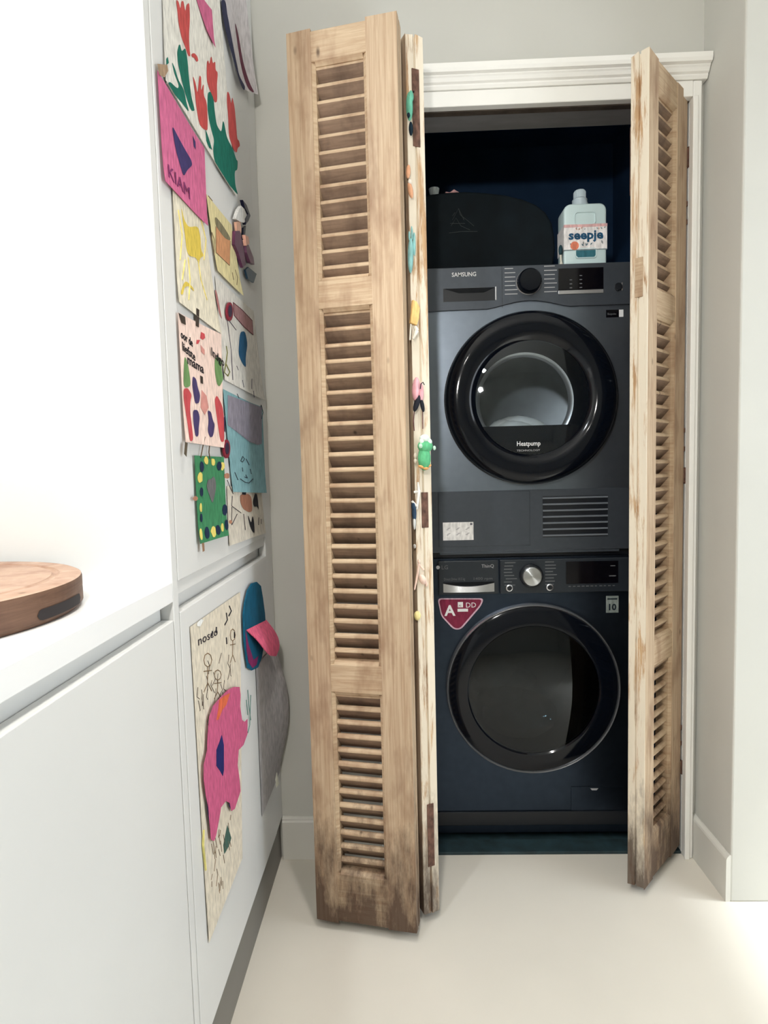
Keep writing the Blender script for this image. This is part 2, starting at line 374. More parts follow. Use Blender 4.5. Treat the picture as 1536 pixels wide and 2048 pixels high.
def make_shutter(label, group):
    root = thing('louvered_shutter', label, 'shutter', (0,0,0), 0, group)
    def uneven(n, zb, zt, amp):   # worn top/bottom
        return [zb + amp*random.uniform(-1,1) for _ in range(n)], [zt + amp*random.uniform(-1,1) for _ in range(n)]
    # outer stile (local x=0): edge shows two strips and a groove
    sec = [(0,.001),(0,.0195),(.004,.021),(.004,.0235),(0,.025),(0,ST-.001),(.001,ST),(STL,ST),(STL,0),(.001,0)]
    for nm, secx in (('stile', [(x, y) for x, y in sec]), ('stile', [(SW-x*STR/STL, y) for x, y in sec])):
        b = MB(); n = len(secx)
        lv = [0, .05, .7, 1.4, SH-.05, SH]
        vs = []
        for li, z in enumerate(lv):
            for (x, y) in secx:
                dz = random.uniform(-.004,.004) if li in (0, len(lv)-1) else 0
                dx = random.uniform(-.0006,.0006) if 0 < li < len(lv)-1 else 0
                vs.append((x+dx, y, z+dz))
        fs = [(i*n+k, i*n+(k+1) % n, (i+1)*n+(k+1) % n, (i+1)*n+k) for i in range(len(lv)-1) for k in range(n)]
        fs += [tuple(range(n))[::-1], tuple((len(lv)-1)*n+k for k in range(n))]
        mi = []
        for f in fs:
            ys = [vs[q] for q in f]; xx = [abs(v[0]-(0 if secx[0][0] < .1 else SW)) for v in ys]
            mi.append(1 if max(xx) < .007 else 0)
        b.v = vs; b.f = fs; b.mi = mi
        b.build(nm, ['wood_v', 'edge' if secx[0][0] < .1 else 'wood_v'], root, local=True)
    x0, x1 = STL, SW-STR
    for z0, z1 in ((0, WIN[0][0]), (WIN[0][1], WIN[1][0]), (WIN[1][1], WIN[2][0]), (WIN[2][1], SH)):
        MB().box(x0-.002, x1+.002, .0012, ST-.001, z0+(.002 if z0 == 0 else 0), z1-(.003 if z1 == SH else 0)).build('rail', 'wood_h', root, local=True, bevel=.0015)
    for wz0, wz1, n in WIN:   # sunk bead round each opening
        b = MB()
        for (bx0, bx1, bz0, bz1, dx, dz) in ((x0,x0+BEAD,wz0,wz1,1,0),(x1-BEAD,x1,wz0,wz1,-1,0),(x0+BEAD,x1-BEAD,wz0,wz0+BEAD,0,1),(x0+BEAD,x1-BEAD,wz1-BEAD,wz1,0,-1)):
            yo = .002; yi = .0085
            if dx: 
                xa, xb = (bx0, bx1) if dx > 0 else (bx1, bx0)
                b.prism([(xa,yo,bz0),(xb,yi,bz0),(xb,ST-.004,bz0),(xa,ST-.004,bz0)], (0,0,bz1-bz0))
            else:
                za, zb = (bz0, bz1) if dz > 0 else (bz1, bz0)
                b.prism([(bx0,yo,za),(bx0,yi,zb),(bx0,ST-.004,zb),(bx0,ST-.004,za)], (bx1-bx0,0,0))
        b.build('bead', 'wood_h', root, local=True)
    return root
_slat = None
def add_slats(root):
    global _slat
    for wz0, wz1, n in WIN:
        a, c = wz0+BEAD*.3, wz1-BEAD*.2
        for k in range(n):
            z = a+(c-a)*(k+.40)/n
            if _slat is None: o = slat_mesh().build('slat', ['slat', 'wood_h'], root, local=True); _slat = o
            else: o = _slat.copy(); COL.objects.link(o); o.parent = root
            o.location = (STL+.002, random.uniform(-.0008,.0008), z); o.rotation_euler = (random.uniform(-.05,.05), random.uniform(-.004,.004), 0)
shA = make_shutter('old stripped-wood louvered shutter leaf folded open against the wall, facing the room', 'louvered shutters'); add_slats(shA)
shA.location = (-.234, -.280, .025); shA.rotation_euler = (0, 0, math.atan2(-.0508, .2479))
shB = make_shutter('louvered shutter leaf standing edge-on beside the machines with small toys along its edge', 'louvered shutters'); add_slats(shB)
shB.location = (.073, -.2514, .025); shB.rotation_euler = (0, 0, math.radians(114.5))
shR = make_shutter('louvered shutter leaf swung half open beside the white casing, worn white paint on its edge', 'louvered shutters'); add_slats(shR)
shR.location = (.609, -.183, .025); shR.rotation_euler = (0, 0, math.radians(46.3))
SC.view_layers[0].update()
bpy.context.view_layer.update()
# iron fittings on the shutters (built in the leaf's own space)
def plate(root, x0, x1, y0, y1, z0, z1, name='hinge_plate', screws=3):
    o = MB().box(x0, x1, y0, y1, z0, z1).build(name, 'rust', root, local=True, bevel=.0007)
    o['label'] = 'flat rusted iron plate'
    return o
nB = Vector((math.sin(math.radians(114.5)-math.pi/2)*-1, 0, 0))
def zB(py, px=838): return on_plane(px, py, (.046,-.2607,0), (.415,-.91,0)).z-.025
for (pa, pb) in ((142, 296), (1612, 1738)):
    plate(shB, -.0018, .002, .012, .030, zB(pb), zB(pa))
plate(shB, -.0012, .002, .010, .028, zB(1056), zB(985), 'strike_plate')
def zR(py): return ony(1358, py, -.01).z-.025
for (pa, pb, nm) in ((290,332,'hinge_knuckle'),(935,968,'hinge_knuckle'),(1524,1552,'hinge_knuckle')):
    za, zb = zR(pb), zR(pa)
    MB().tube([(SW+.008,-.004,za),(SW+.008,-.004,zb)], .0065, 10).box(SW-.001, SW+.006, -.003, .004, za+.004, zb-.004).build(nm, 'rust', shR, local=True, smooth=True)
for (pa, pb) in ((400,446),(856,902),(1454,1494)):
    za, zb = zR(pb), zR(pa)
    MB().box(SW-.001, SW+.004, -.002, .006, za, za+.012).box(SW-.001, SW+.004, -.002, .006, zb-.012, zb).tube([(SW+.003,0,za+.004),(SW+.007,0,za+.004),(SW+.007,0,zb-.004),(SW+.003,0,zb-.004)], .0011, 6).build('wire_catch', 'rust', shR, local=True)
plate(shR, .006, .05, ST-.0005, ST+.0045, zR(455)+.03, zR(330)+.03)
MB().box(-.0022, .002, .012, .031, zR(627)+.005, zR(567)+.02).build('mortise_plug', 'wood_h', shR, local=True, bevel=.001)

# ------------------------------------------------------------------ washing machines
YM = .077
def plate_with_hole(b, x0, x1, z0, z1, cx, cz, r, y, mi=0, n=72):
    angs = sorted([2*math.pi*k/n for k in range(n)] + [math.atan2(z-cz, x-cx) % (2*math.pi) for x in (x0, x1) for z in (z0, z1)])
    ins, outs = [], []
    for a in angs:
        ca, sa = math.cos(a), math.sin(a); t = 1e9
        if ca > 1e-9: t = min(t, (x1-cx)/ca)
        if ca < -1e-9: t = min(t, (x0-cx)/ca)
        if sa > 1e-9: t = min(t, (z1-cz)/sa)
        if sa < -1e-9: t = min(t, (z0-cz)/sa)
        ins.append((cx+r*ca, y, cz+r*sa)); outs.append((cx+t*ca, y, cz+t*sa))
    k = len(angs)
    return b.add(ins+outs, [(i, (i+1) % k, k+(i+1) % k, k+i) for i in range(k)], mi)
def machine_body(root, x0, x1, z0, z1, pz0, cx, cz, r, matn, top='satin', depth=.55):
    """open-fronted cabinet, front plate with a round hole and a drum behind it"""
    y0, y1 = YM, YM+depth
    b = MB().quad((x0,y0,z0),(x0,y1,z0),(x0,y1,z1),(x0,y0,z1)).quad((x1,y0,z0),(x1,y1,z0),(x1,y1,z1),(x1,y0,z1))
    b.quad((x0,y0,z1),(x1,y0,z1),(x1,y1,z1),(x0,y1,z1)).quad((x0,y0,z0),(x1,y0,z0),(x1,y1,z0),(x0,y1,z0)).quad((x0,y1,z0),(x1,y1,z0),(x1,y1,z1),(x0,y1,z1))
    plate_with_hole(b, x0, x1, z0, pz0, cx, cz, r, y0)
    b.quad((x0,y0,pz0),(x1,y0,pz0),(x1,y0,z1),(x0,y0,z1))
    b.build('body', matn, root)
    MB().lathe((cx, y0, cz), [(r,0),(r,.06),(.24,.075),(.24,.42),(.14,.45),(0,.455)], 'Y', 48).build('drum', 'drum', root, smooth=True)
X0, X1 = .080, .676
DC = Vector((.378, YM, 1.327)); WC = Vector((.3785, YM, .472))
# ---- washer
wm = thing('washing_machine', 'black front-loading washing machine with a chrome-rimmed door, under the dryer', 'washing machine', ((X0+X1)/2, YM+.27, 0))
machine_body(wm, X0, X1, .02, .866, .757, WC.x, WC.z, .20, 'washer')
# plinth, base step, feet
MB().box(X0+.004, X1-.004, YM-.006, YM, .045, .088).build('toe_panel', 'satin', wm, bevel=.002)
for fx in (X0+.05, X1-.05):
    for fy in (YM+.06, YM+.5): MB().lathe((fx, fy, -.0018), [(0,0),(.022,0),(.022,.012),(.012,.014),(.012,.024),(0,.024)], 'Z', 16).build('foot', 'satin', wm)
# control panel
BX(.285, X1-.003, YM-.010, YM, .760, .861).build('control_panel', 'washpanel', wm, bevel=.003)
dr = BX(X0+.024, .281, YM-.010, YM, .760, .861).build('detergent_drawer', 'washpanel', wm, bevel=.003)
# drawer grip: a scooped bright lip
b = MB(); n = 12; gx0, gx1 = .118, .268
for k in range(n):
    u0, u1 = k/n, (k+1)/n
    def pt(u, t):
        s = math.sin(math.pi*u); x = gx0+(gx1-gx0)*u
        return (x, YM-.0105-.007*s*(1-t)-.001, .7675+.016*t+.010*(1-s)*(t))
    b.quad(pt(u0,0), pt(u1,0), pt(u1,1), pt(u0,1))
b.build('drawer_grip', 'chrome', dr, smooth=True)
MB().prism([(gx0+(gx1-gx0)*k/12, YM-.0108, .7905+.009*abs(k/6-1)**2*.0-.004*math.sin(math.pi*k/12)) for k in range(13)]+[(gx1,YM-.0108,.797),(gx0,YM-.0108,.797)], (0,-.0006,0)).build('grip_shade_strip', 'gloss', dr)  # black strip painting the shade above the grip
MB().lathe((.1035, YM-.0102, .8425), [(0,-.0006),(.0055,-.0006),(.0055,0)], 'Y', 20).build('brand_emblem', 'print', dr)
text('lettering', 'LG', .017, (.113, YM-.0103, .8365), 'printdim', dr)
text('lettering', 'ThinQ', .014, (.231, YM-.0103, .839), 'print', dr)
text('lettering', 'Direct Drive 10.5 kg', .011, (.120, YM-.0103, .803), 'printdim', dr, width=.062)
text('lettering', '1400 rpm', .011, (.205, YM-.0103, .803), 'printdim', dr, width=.055)
kb = MB().lathe((.3752, YM-.010, .8137), [(.034,0),(.034,-.010),(.031,-.013),(.0275,-.013)], 'Y', 40).build('dial', 'satin', wm, smooth=True)
M['dialtop'] = mat('brushed_dial', (.62,.64,.66), .28, metal=1, noise=.03)
_nt = M['dialtop'].node_tree; _b = _nt.nodes['Principled BSDF']; _b.inputs['Anisotropic'].default_value = .95; _b.inputs['Anisotropic Rotation'].default_value = .25
_tg = _nt.nodes.new('ShaderNodeTangent'); _tg.direction_type = 'RADIAL'; _tg.axis = 'Y'; _nt.links.new(_tg.outputs[0], _b.inputs['Tangent'])
# dial cap built around its own origin so that the brushing is radial
dc = MB().lathe((0,0,0), [(.0275,.0),(.0275,-.012),(.0255,-.014),(.0245,-.0142),(0,-.0147)], 'Y', 48)
_o = dc.build('dial_cap', 'dialtop', kb, smooth=True, local=True); _o.location = Vector((.3752, YM-.022, .8137))-wm.location
for bx in (.312, .430):
    bt = MB().lathe((bx, YM-.010, .777), [(.0105,0),(.0105,-.003),(.0085,-.0045),(0,-.0045)], 'Y', 24).build('round_button', 'chrome', wm, smooth=True)
    MB().lathe((bx, YM-.0146, .777), [(0,-.0008),(.0068,-.0006),(.0072,0)], 'Y', 20).build('cap', 'satin', bt)
b = MB()
for k in range(8):
    z = .852-.0095*k
    for xs, side in ((.296,0),(.417,1)):
        wd = random.uniform(.022,.034); x_ = xs + (0 if side else random.uniform(0,.006))
        b.box(x_, x_+wd, YM-.0106, YM-.010, z-.0014, z+.0012)
b.build('programme_print', 'printdim', wm)['kind'] = 'stuff'
ds = BX(.477, .629, YM-.0118, YM-.010, .786, .852).build('display', 'screen', wm, bevel=.001)
b = MB()
for k in range(11): b.box(.485+.0128*k, .485+.0128*k+random.uniform(.005,.009), YM-.0106, YM-.010, .777, .7795)
b.box(.606,.620,YM-.0124,YM-.0118,.836,.8385).box(.602,.622,YM-.0124,YM-.0118,.806,.809)
b.build('button_print', 'printdim', wm)['kind'] = 'stuff'
# door
MB().lathe(WC, [(.2510,0),(.2510,-.020),(.2530,-.0235),(.2560,-.020),(.2570,-.012),(.2570,0)], 'Y', 96).build('door_rim', 'chrome', wm, smooth=True)
wd = MB().lathe(WC, [(.2508,-.002),(.2508,-.018),(.247,-.0205),(.225,-.025),(.203,-.029),(.196,-.0285),(.192,-.024)], 'Y', 96).build('door', 'gloss', wm, smooth=True)
MB().lathe(WC, [(.192,-.024),(.15,-.031),(.09,-.036),(0,-.038)], 'Y', 64).build('glass', 'glassdark', wd, smooth=True)
MB().lathe(WC, [(.192,-.012),(.186,.01),(.170,.055),(.150,.085),(.10,.10),(0,.104)], 'Y', 64).build('bowl', glassmat('inner_bowl', (.55,.6,.62), .04), wd, smooth=True)
b = MB()
for k in range(7):
    a = random.uniform(0, 6.28)
    b.ball((WC.x+random.uniform(-.10,.06), YM+.20+random.uniform(-.02,.05), WC.z-.13+random.uniform(0,.12)), (random.uniform(.05,.09), .05, random.uniform(.03,.06)), rot=Matrix.Rotation(random.uniform(-.6,.6), 3, 'Y'))
b.ball((WC.x, YM+.2, WC.z-.162), (.125,.10,.075))
tag(b.build('laundry_pile', 'cloth', None, smooth=True), 'grey-brown laundry seen dimly through the washing machine door', 'laundry')
# stickers
def px_poly(pts, y, th=-.0004): return [tuple(ony(px, py, y)) for px, py in pts]
YS = YM-.0004
def rr(pts, r=3, n=5):   # rounded pixel polygon
    out = []; k = len(pts)
    for i in range(k):
        p0, p1, p2 = Vector(pts[i-1]), Vector(pts[i]), Vector(pts[(i+1) % k])
        a = p1+(p0-p1).normalized()*min(r, (p0-p1).length*.45); c = p1+(p2-p1).normalized()*min(r, (p2-p1).length*.45)
        for t in range(n+1):
            u = t/n; q = a*(1-u)**2+p1*2*u*(1-u)+c*u*u; out.append((q.x, q.y))
    return out
st = MB().prism(px_poly(rr([(875,1196.5),(968,1196.5),(962,1212),(922,1259),(907,1259),(882,1232)], 8), YS), (0,-.0004,0)).build('energy_sticker', paint(214,180,196,.5), wm)
MB().prism(px_poly(rr([(877.5,1198.8),(964.5,1198.8),(959,1211),(920,1256.5),(909,1256.5),(884.5,1231)], 8), YS-.0004), (0,-.0003,0)).build('sticker_face', paint(126,40,66,.45), wm)
sA = ony(890, 1231, YS)
text('lettering', 'A', .044, (sA.x, YS-.0008, sA.z), 'printw', wm, bold=.0012)
sD = ony(931, 1215, YS); text('lettering', 'DD', .0215, (sD.x, YS-.0008, sD.z), 'printw', wm)
for (pa, pb) in (((915.5,1204),(926,1214.5)),((915,1217.5),(936,1223))):
    p0, p1 = ony(*pa, YS), ony(*pb, YS); BX(p0.x, p1.x, YS-.0010, YS-.0006, p1.z, p0.z).build('sticker_block', 'printw', wm)
sI = ony(917, 1213, YS); text('lettering', 'AI', .009, (sI.x, YS-.0012, sI.z), paint(126,40,66,.45), wm)
p0, p1 = ony(1212, 1192, YS), ony(1237, 1225, YS)
BX(p0.x, p1.x, YS-.0004, YS, p1.z, p0.z).build('warranty_sticker', paint(132,140,136,.5), wm)
text('lettering', '10', .026, (p0.x+.004, YS-.0006, p1.z+.008), paint(20,30,40,.5), wm, bold=.0008)
BX(p0.x+.004, p1.x-.004, YS-.0007, YS-.0003, p0.z-.011, p0.z-.007).build('sticker_line', paint(40,50,55,.5), wm)
# drain filter flap
fl = MB(); q0, q1 = ony(1142, 1573, YM), ony(1246, 1642, YM)
BX(q0.x, q1.x, YM-.002, YM, q1.z+.035, q0.z).build('filter_flap', 'washer', wm, bevel=.0018)
pS = ony(1188, 1577, YM); MB().prism([(pS.x-.012,YM-.0024,pS.z+.002),(pS.x+.012,YM-.0024,pS.z+.002),(pS.x+.007,YM-.0024,pS.z-.004),(pS.x-.007,YM-.0024,pS.z-.004)], (0,-.0005,0)).build('flap_finger_notch', 'print', wm)

# ---- stacking tray
sk = thing('stacking_frame', 'dark stacking frame with a grey pull-out tray between the two machines', 'stacking frame', ((X0+X1)/2, YM+.27, .8665))
BX(X0, X1, YM+.012, YM+.54, .8665, .8845).build('frame', 'satin', sk, bevel=.001)
BX(X0+.03, X1-.04, YM+.0, YM+.012, .8775, .8845).build('tray_lip', 'dryerpanel', sk, bevel=.001)

# ---- dryer
dm = thing('tumble_dryer', 'dark grey tumble dryer with a large black round door, stacked on the washing machine', 'tumble dryer', ((X0+X1)/2, YM+.27, .885))
machine_body(dm, X0, X1, .885, 1.7035, 1.59, DC.x, DC.z, .19, 'dryer')
# control panel: darker strip with an arched lower edge over the door
pts = [(X0+.001, 1.582), (.24, 1.584)]
for k in range(13):
    u = k/12; pts.append((.26+.236*u, 1.584+.020*math.sin(math.pi*u)**1.3))
pts += [(.52,1.585),(X1-.001,1.585),(X1-.001,1.702),(X0+.001,1.702)]
pc = MB().prism([(x, YM, z) for x, z in pts], (0,-.006,0)).build('control_panel', 'dryerpanel', dm, bevel=.0012)
BX(.3005, .3015, YM-.0066, YM-.006, 1.586, 1.702).build('panel_joint', 'satin', dm)
# drawer grip recess
g0, g1 = ony(886, 579, YM), ony(992, 606, YM)
gr = BX(g0.x, g1.x, YM-.0068, YM-.006, g1.z+.006, g0.z).build('drawer_grip', 'satin', dm)
MB().prism([(g0.x+.004,YM-.0070,g0.z-.001),(g1.x-.004,YM-.0070,g0.z-.001),(g1.x-.035,YM-.0070,g0.z-.014),(g0.x+.045,YM-.0070,g0.z-.014)], (0,-.001,0)).build('grip_hollow', 'gloss', gr)
BX(g1.x-.0035, g1.x+.0005, YM-.0085, YM-.006, g1.z+.006, g0.z+.001).build('grip_end', 'chrome', gr, bevel=.0005)
p = ony(903, 555, YM); text('lettering', 'SAMSUNG', .0165, (p.x, YM-.0062, p.z), 'printw', dm, width=.069, bold=.0002)
kc = ony(1056, 566, YM)
kd = MB().lathe((kc.x, YM-.006, kc.z), [(.036,0),(.036,-.004),(.034,-.006)], 'Y', 48).build('dial', 'chrome', dm, smooth=True)
MB().lathe((kc.x, YM-.006, kc.z), [(.0335,-.003),(.0325,-.024),(.029,-.028),(0,-.0285)], 'Y', 48).build('dial_cap', 'gloss', kd, smooth=True)
b = MB()
for k in range(7):
    z = kc.z+.040-.0118*k
    wl, wr = random.choice((.024,.030,.036)), random.choice((.030,.034,.036))
    b.box(.3085, .3085+wl, YM-.0064, YM-.006, z-.0011, z+.0011).box(.420, .420+wr, YM-.0064, YM-.006, z+.003-.0011, z+.003+.0011)
b.build('programme_print', 'print', dm)['kind'] = 'stuff'
d0, d1 = ony(1115, 539, YM), ony(1205, 579, YM)
BX(d0.x, d1.x, YM-.0085, YM-.006, d1.z, d0.z).build('display', 'screen', dm, bevel=.0008)
BX(d0.x, d1.x, YM-.009, YM-.006, d1.z-.0115, d1.z-.0015).build('display_button_bar', 'silver', dm, bevel=.001)
b = MB()
for cxx, rows in ((.491,3),(.519,4)):
    for k in range(rows): b.box(cxx, cxx+.007, YM-.0089, YM-.0085, d1.z+.004+.011*k, d1.z+.0065+.011*k)
b.build('display_marks', 'printdim', dm)['kind'] = 'stuff'
pw = MB().lathe((.628, YM-.006, 1.633), [(.011,0),(.011,-.004),(.009,-.006),(0,-.006)], 'Y', 24).build('power_button', 'satin', dm, smooth=True)
BX(.637, .640, YM-.008, YM-.006, 1.623, 1.645).build('button_glint_strip', 'chrome', dm)  # chrome strip modelled as the glint beside the button
q0, q1 = ony(1212, 620, YS), ony(1247, 634, YS)
BX(q0.x, q1.x, YS-.0004, YS, q1.z, q0.z).build('badge', 'screen', dm)
BX(q1.x-.013, q1.x-.0005, YS-.0008, YS-.0004, q1.z+.0005, q0.z-.0005).build('badge_square', 'printw', dm)
text('lettering', 'Bespoke', .008, (q0.x+.004, YS-.0006, q1.z+.007), 'printdim', dm, width=.024)
# door
ddr = MB().lathe(DC, [(.2435,0),(.2455,-.010),(.2450,-.024),(.2390,-.036),(.2260,-.043),(.2050,-.0455),(.1830,-.043),(.168,-.036),(.160,-.028)], 'Y', 112).build('door', 'gloss', dm, smooth=True)
MB().lathe(DC, [(.2475,0),(.2475,-.006),(.2440,-.008)], 'Y', 96).build('door_seal', 'satin', dm, smooth=True)
RW = .160; zc = -.078
seg = [(DC.x+RW*math.cos(a), YM-.026, DC.z+RW*math.sin(a)) for a in [math.pi+math.asin(-zc/RW)+ (math.pi-2*math.asin(-zc/RW))*k/24 for k in range(25)]]
MB().prism(seg, (0,-.004,0)).build('lens_lower_panel', 'gloss', ddr)
MB().lathe(DC, [(.161,-.030),(.13,-.036),(.08,-.041),(0,-.043)], 'Y', 64).build('glass', 'glass', ddr, smooth=True)
MB().lathe(DC, [(.160,-.026),(.156,.0),(.150,.05),(.146,.07)], 'Y', 64).build('glass_rim', 'satin', ddr, smooth=True)
MB().lathe(DC, [(.146,.07),(.139,.073),(.134,.080),(.134,.086)], 'Y', 64).build('drum_lip', 'silver', ddr, smooth=True)
p = ony(1033, 892, YM-.045); text('lettering', 'Heatpump', .0185, (p.x, YM-.0470, p.z), 'printw', ddr, width=.066, bold=.0002)
p = ony(1033, 896, YM-.045); text('lettering', 'TECHNOLOGY', .0075, (p.x, YM-.0470, p.z-.010), 'print', ddr, width=.066)
b = MB()
tz = DC.z-.075
for (dx, dy, dz, rx, ry, rz, ro) in ((-.01,.10,-.03,.085,.05,.052,.25),(.06,.10,-.045,.07,.05,.045,.1),(-.055,.11,-.02,.05,.04,.05,.5),(.02,.15,-.005,.09,.05,.045,.2),(.0,.20,-.05,.12,.08,.07,0),(0,.22,-.10,.12,.09,.061,0)):
    b.ball((DC.x+dx, YM+dy+.035, tz+dz), (rx, ry, rz), rot=Matrix.Rotation(ro, 3, 'Y'))
tag(b.build('laundry_pile', 'towel', None, smooth=True), 'white laundry lying inside the dryer drum behind its glass', 'laundry')
# filter cover, grille, sticker
BX(X0+.001, X1-.001, YM-.0012, YM, .886, 1.0645).build('lower_panel', 'dryerpanel', dm, bevel=.0004)
f0, f1 = ony(876, 986, YM), ony(1060, 1090, YM)
BX(f0.x, f1.x, YM-.0030, YM, f1.z, f0.z).build('filter_cover', 'dryerpanel', dm, bevel=.0012)
g0, g1 = ony(1085, 997, YM), ony(1215, 1069, YM)
BX(g0.x, g1.x, YM-.0016, YM, g1.z-.004, g0.z+.006).build('grille_dark_backing', 'satin', dm)  # dark backing plate painting the shade between the slats
for k in range(7):
    z = g0.z+(g1.z-g0.z)*k/6.0
    MB().prism([(g0.x,YM-.001,z+.0040),(g0.x,YM-.0045,z+.0016),(g0.x,YM-.0045,z-.001),(g0.x,YM-.001,z-.002)], (g1.x-g0.x,0,0)).build('grille_slat', 'grille', dm)
s0, s1 = ony(885.5, 1045, YM), ony(947, 1079.5, YM)
sl = BX(s0.x, s1.x, YM-.0035, YM-.0030, s1.z, s0.z).build('care_sticker', paint(232,230,228,.5), dm)
b = MB()
for i in range(3):
    for j in range(2):
        x_ = s0.x+.010+.028*i; z_ = s0.z-.022-.016*j
        for k in range(3): b.box(x_+.003*k, x_+.003*k+.006, YM-.0038, YM-.0035, z_+.0025*k, z_+.0025*k+.0012)
b.build('sticker_print', paint(120,118,124,.6), dm)
BX(s1.x-.010, s1.x-.003, YM-.0038, YM-.0035, s0.z-.009, s0.z-.003).build('sticker_icon', paint(110,110,118,.6), dm)

# ------------------------------------------------------------------ things on the dryer
DT = 1.7035
# bottle
Bc = Vector((.542, .125, DT+.0005))
bo = thing('detergent_bottle', 'pale mint detergent bottle with a printed paper band, standing on the dryer', 'bottle', Bc)
M['mint'] = mat('mint_plastic', srgb(206,226,226), .35, noise=.02)
M['cap'] = mat('translucent_cap', srgb(190,205,212), .3, noise=.04)
HW, BH, BD = .0605, .1705, .034
out = []
for (cx_, cz_, rr_, a0_, a1_) in ((HW-.006,.006,.006,-90,0),(HW-.020,BH-.020,.020,0,90),(-HW+.020,BH-.020,.020,90,180),(-HW+.006,.006,.006,180,270)):
    for k in range(7):
        a = math.radians(a0_+(a1_-a0_)*k/6); out.append((Bc.x+cx_+rr_*math.cos(a), Bc.y-BD, Bc.z+cz_+rr_*math.sin(a)))
MB().prism(out, (0, 2*BD, 0)).build('body', 'mint', bo, bevel=.006, smooth=True, seg=3)
# raised handle outline and grip hollow on the front
def loop_px(pts): return [tuple(v) for v in pts]
yf = Bc.y-BD-.0006
def frame_rect(x0, x1, z0, z1, r, rad, closed=True):
    P = []
    for (cx_, cz_, a0_) in ((x1-r,z0+r,-90),(x1-r,z1-r,0),(x0+r,z1-r,90),(x0+r,z0+r,180)):
        for k in range(5): a = math.radians(a0_+90*k/4); P.append((cx_+r*math.cos(a), yf, cz_+r*math.sin(a)))
    P.append(P[0]); return MB().tube(P, rad, 6)
frame_rect(Bc.x-.030, Bc.x+.028, Bc.z+.112, Bc.z+.146, .008, .0022).build('moulded_frame', 'mint', bo, smooth=True)
MB().prism([(Bc.x-.027,yf-.0003,Bc.z+.040),(Bc.x+.030,yf-.0003,Bc.z+.040),(Bc.x+.030,yf-.0003,Bc.z+.027),(Bc.x+.024,yf-.0003,Bc.z+.020),(Bc.x-.020,yf-.0003,Bc.z+.020),(Bc.x-.026,yf-.0003,Bc.z+.027)], (0,.0006,0)).build('grip_hollow', paint(58,112,124,.4), bo)
frame_rect(Bc.x-.028, Bc.x+.031, Bc.z+.019, Bc.z+.045, .007, .002).build('moulded_grip', 'mint', bo, smooth=True)
MB().lathe(Bc+Vector((-.006,0,BH-.004)), [(.024,0),(.024,.012),(.021,.020),(.0215,.026),(.0195,.028),(.0155,.030)], 'Z', 32).build('neck', 'cap', bo, smooth=True)
b = MB().lathe(Bc+Vector((-.006,0,BH+.026)), [(.0165,0),(.0165,.019),(.0145,.022),(0,.022)], 'Z', 32)
for k in range(24):
    a = k*math.pi/12; b.box(Bc.x-.006+.0164*math.cos(a)-.0008, Bc.x-.006+.0164*math.cos(a)+.0008, Bc.y+.0164*math.sin(a)-.0008, Bc.y+.0164*math.sin(a)+.0008, Bc.z+BH+.026, Bc.z+BH+.044)
b.build('cap', 'cap', bo, smooth=True)
lb = MB().box(Bc.x-HW-.0008, Bc.x+HW+.0008, Bc.y-BD-.0022, Bc.y+BD+.0008, Bc.z+.041, Bc.z+.1115).build('paper_band', paint(236,232,230,.6), bo, bevel=.0008)
yl = Bc.y-BD-.0024
BX(Bc.x-HW-.0009, Bc.x+HW+.0009, yl-.0002, yl+.001, Bc.z+.104, Bc.z+.1120).build('band_stripe', paint(222,178,176,.6), bo)
BX(Bc.x-HW-.0009, Bc.x+HW+.0009, yl-.0002, yl+.001, Bc.z+.041, Bc.z+.0425).build('band_edge', paint(120,140,150,.6), bo)
text('lettering', 'seepje', .034, (Bc.x-.048, yl-.0003, Bc.z+.071), paint(38,84,116,.6), bo, width=.098, bold=.0012)
random.seed(11)
def leafs(cols, n, x0, x1, z0, z1, L):
    for ci, c in enumerate(cols):
        b = MB()
        for k in range(n):
            x_, z_ = random.uniform(x0, x1), random.uniform(z0, z1); a = random.uniform(-.9,.9)+math.pi/2; l = random.uniform(.6,1)*L; w_ = l*.22
            d = Vector((math.cos(a),0,math.sin(a))); q = Vector((-d.z,0,d.x)); c0 = Vector((x_, yl-.0003-.0001*ci, z_))
            b.prism([c0, c0+d*l*.5+q*w_, c0+d*l, c0+d*l*.5-q*w_], (0,-.0001,0))
        b.build('leaf_print', paint(*c, .6), bo)
leafs([(92,120,132),(150,150,150)], 5, Bc.x-.05, Bc.x+.05, Bc.z+.044, Bc.z+.056, .013)
leafs([(110,136,140),(196,150,130)], 5, Bc.x-.03, Bc.x+.055, Bc.z+.094, Bc.z+.100, .010)
MB().lathe((Bc.x-.031, yl-.0003, Bc.z+.053), [(0,-.0003),(.012,-.0003),(.012,0)], 'Y', 20).build('flower_print', paint(224,132,104,.6), bo)
# little brush beside the bottle
b0 = Vector((.4735, .072+.02, DT+.0005))
lbsh = thing('dish_brush', 'small white-handled brush with a dark head leaning between tote and bottle', 'brush', b0)
MB().ball(b0+Vector((0,0,.005)), .005).tube([b0+Vector((0,0,.004)), b0+Vector((-.001,0,.030))], .0028, 8).build('handle', paint(226,222,206,.5), lbsh, smooth=True)
MB().ball(b0+Vector((-.0012,0,.043)), (.006,.006,.015)).build('head', paint(36,62,70,.6), lbsh, smooth=True)
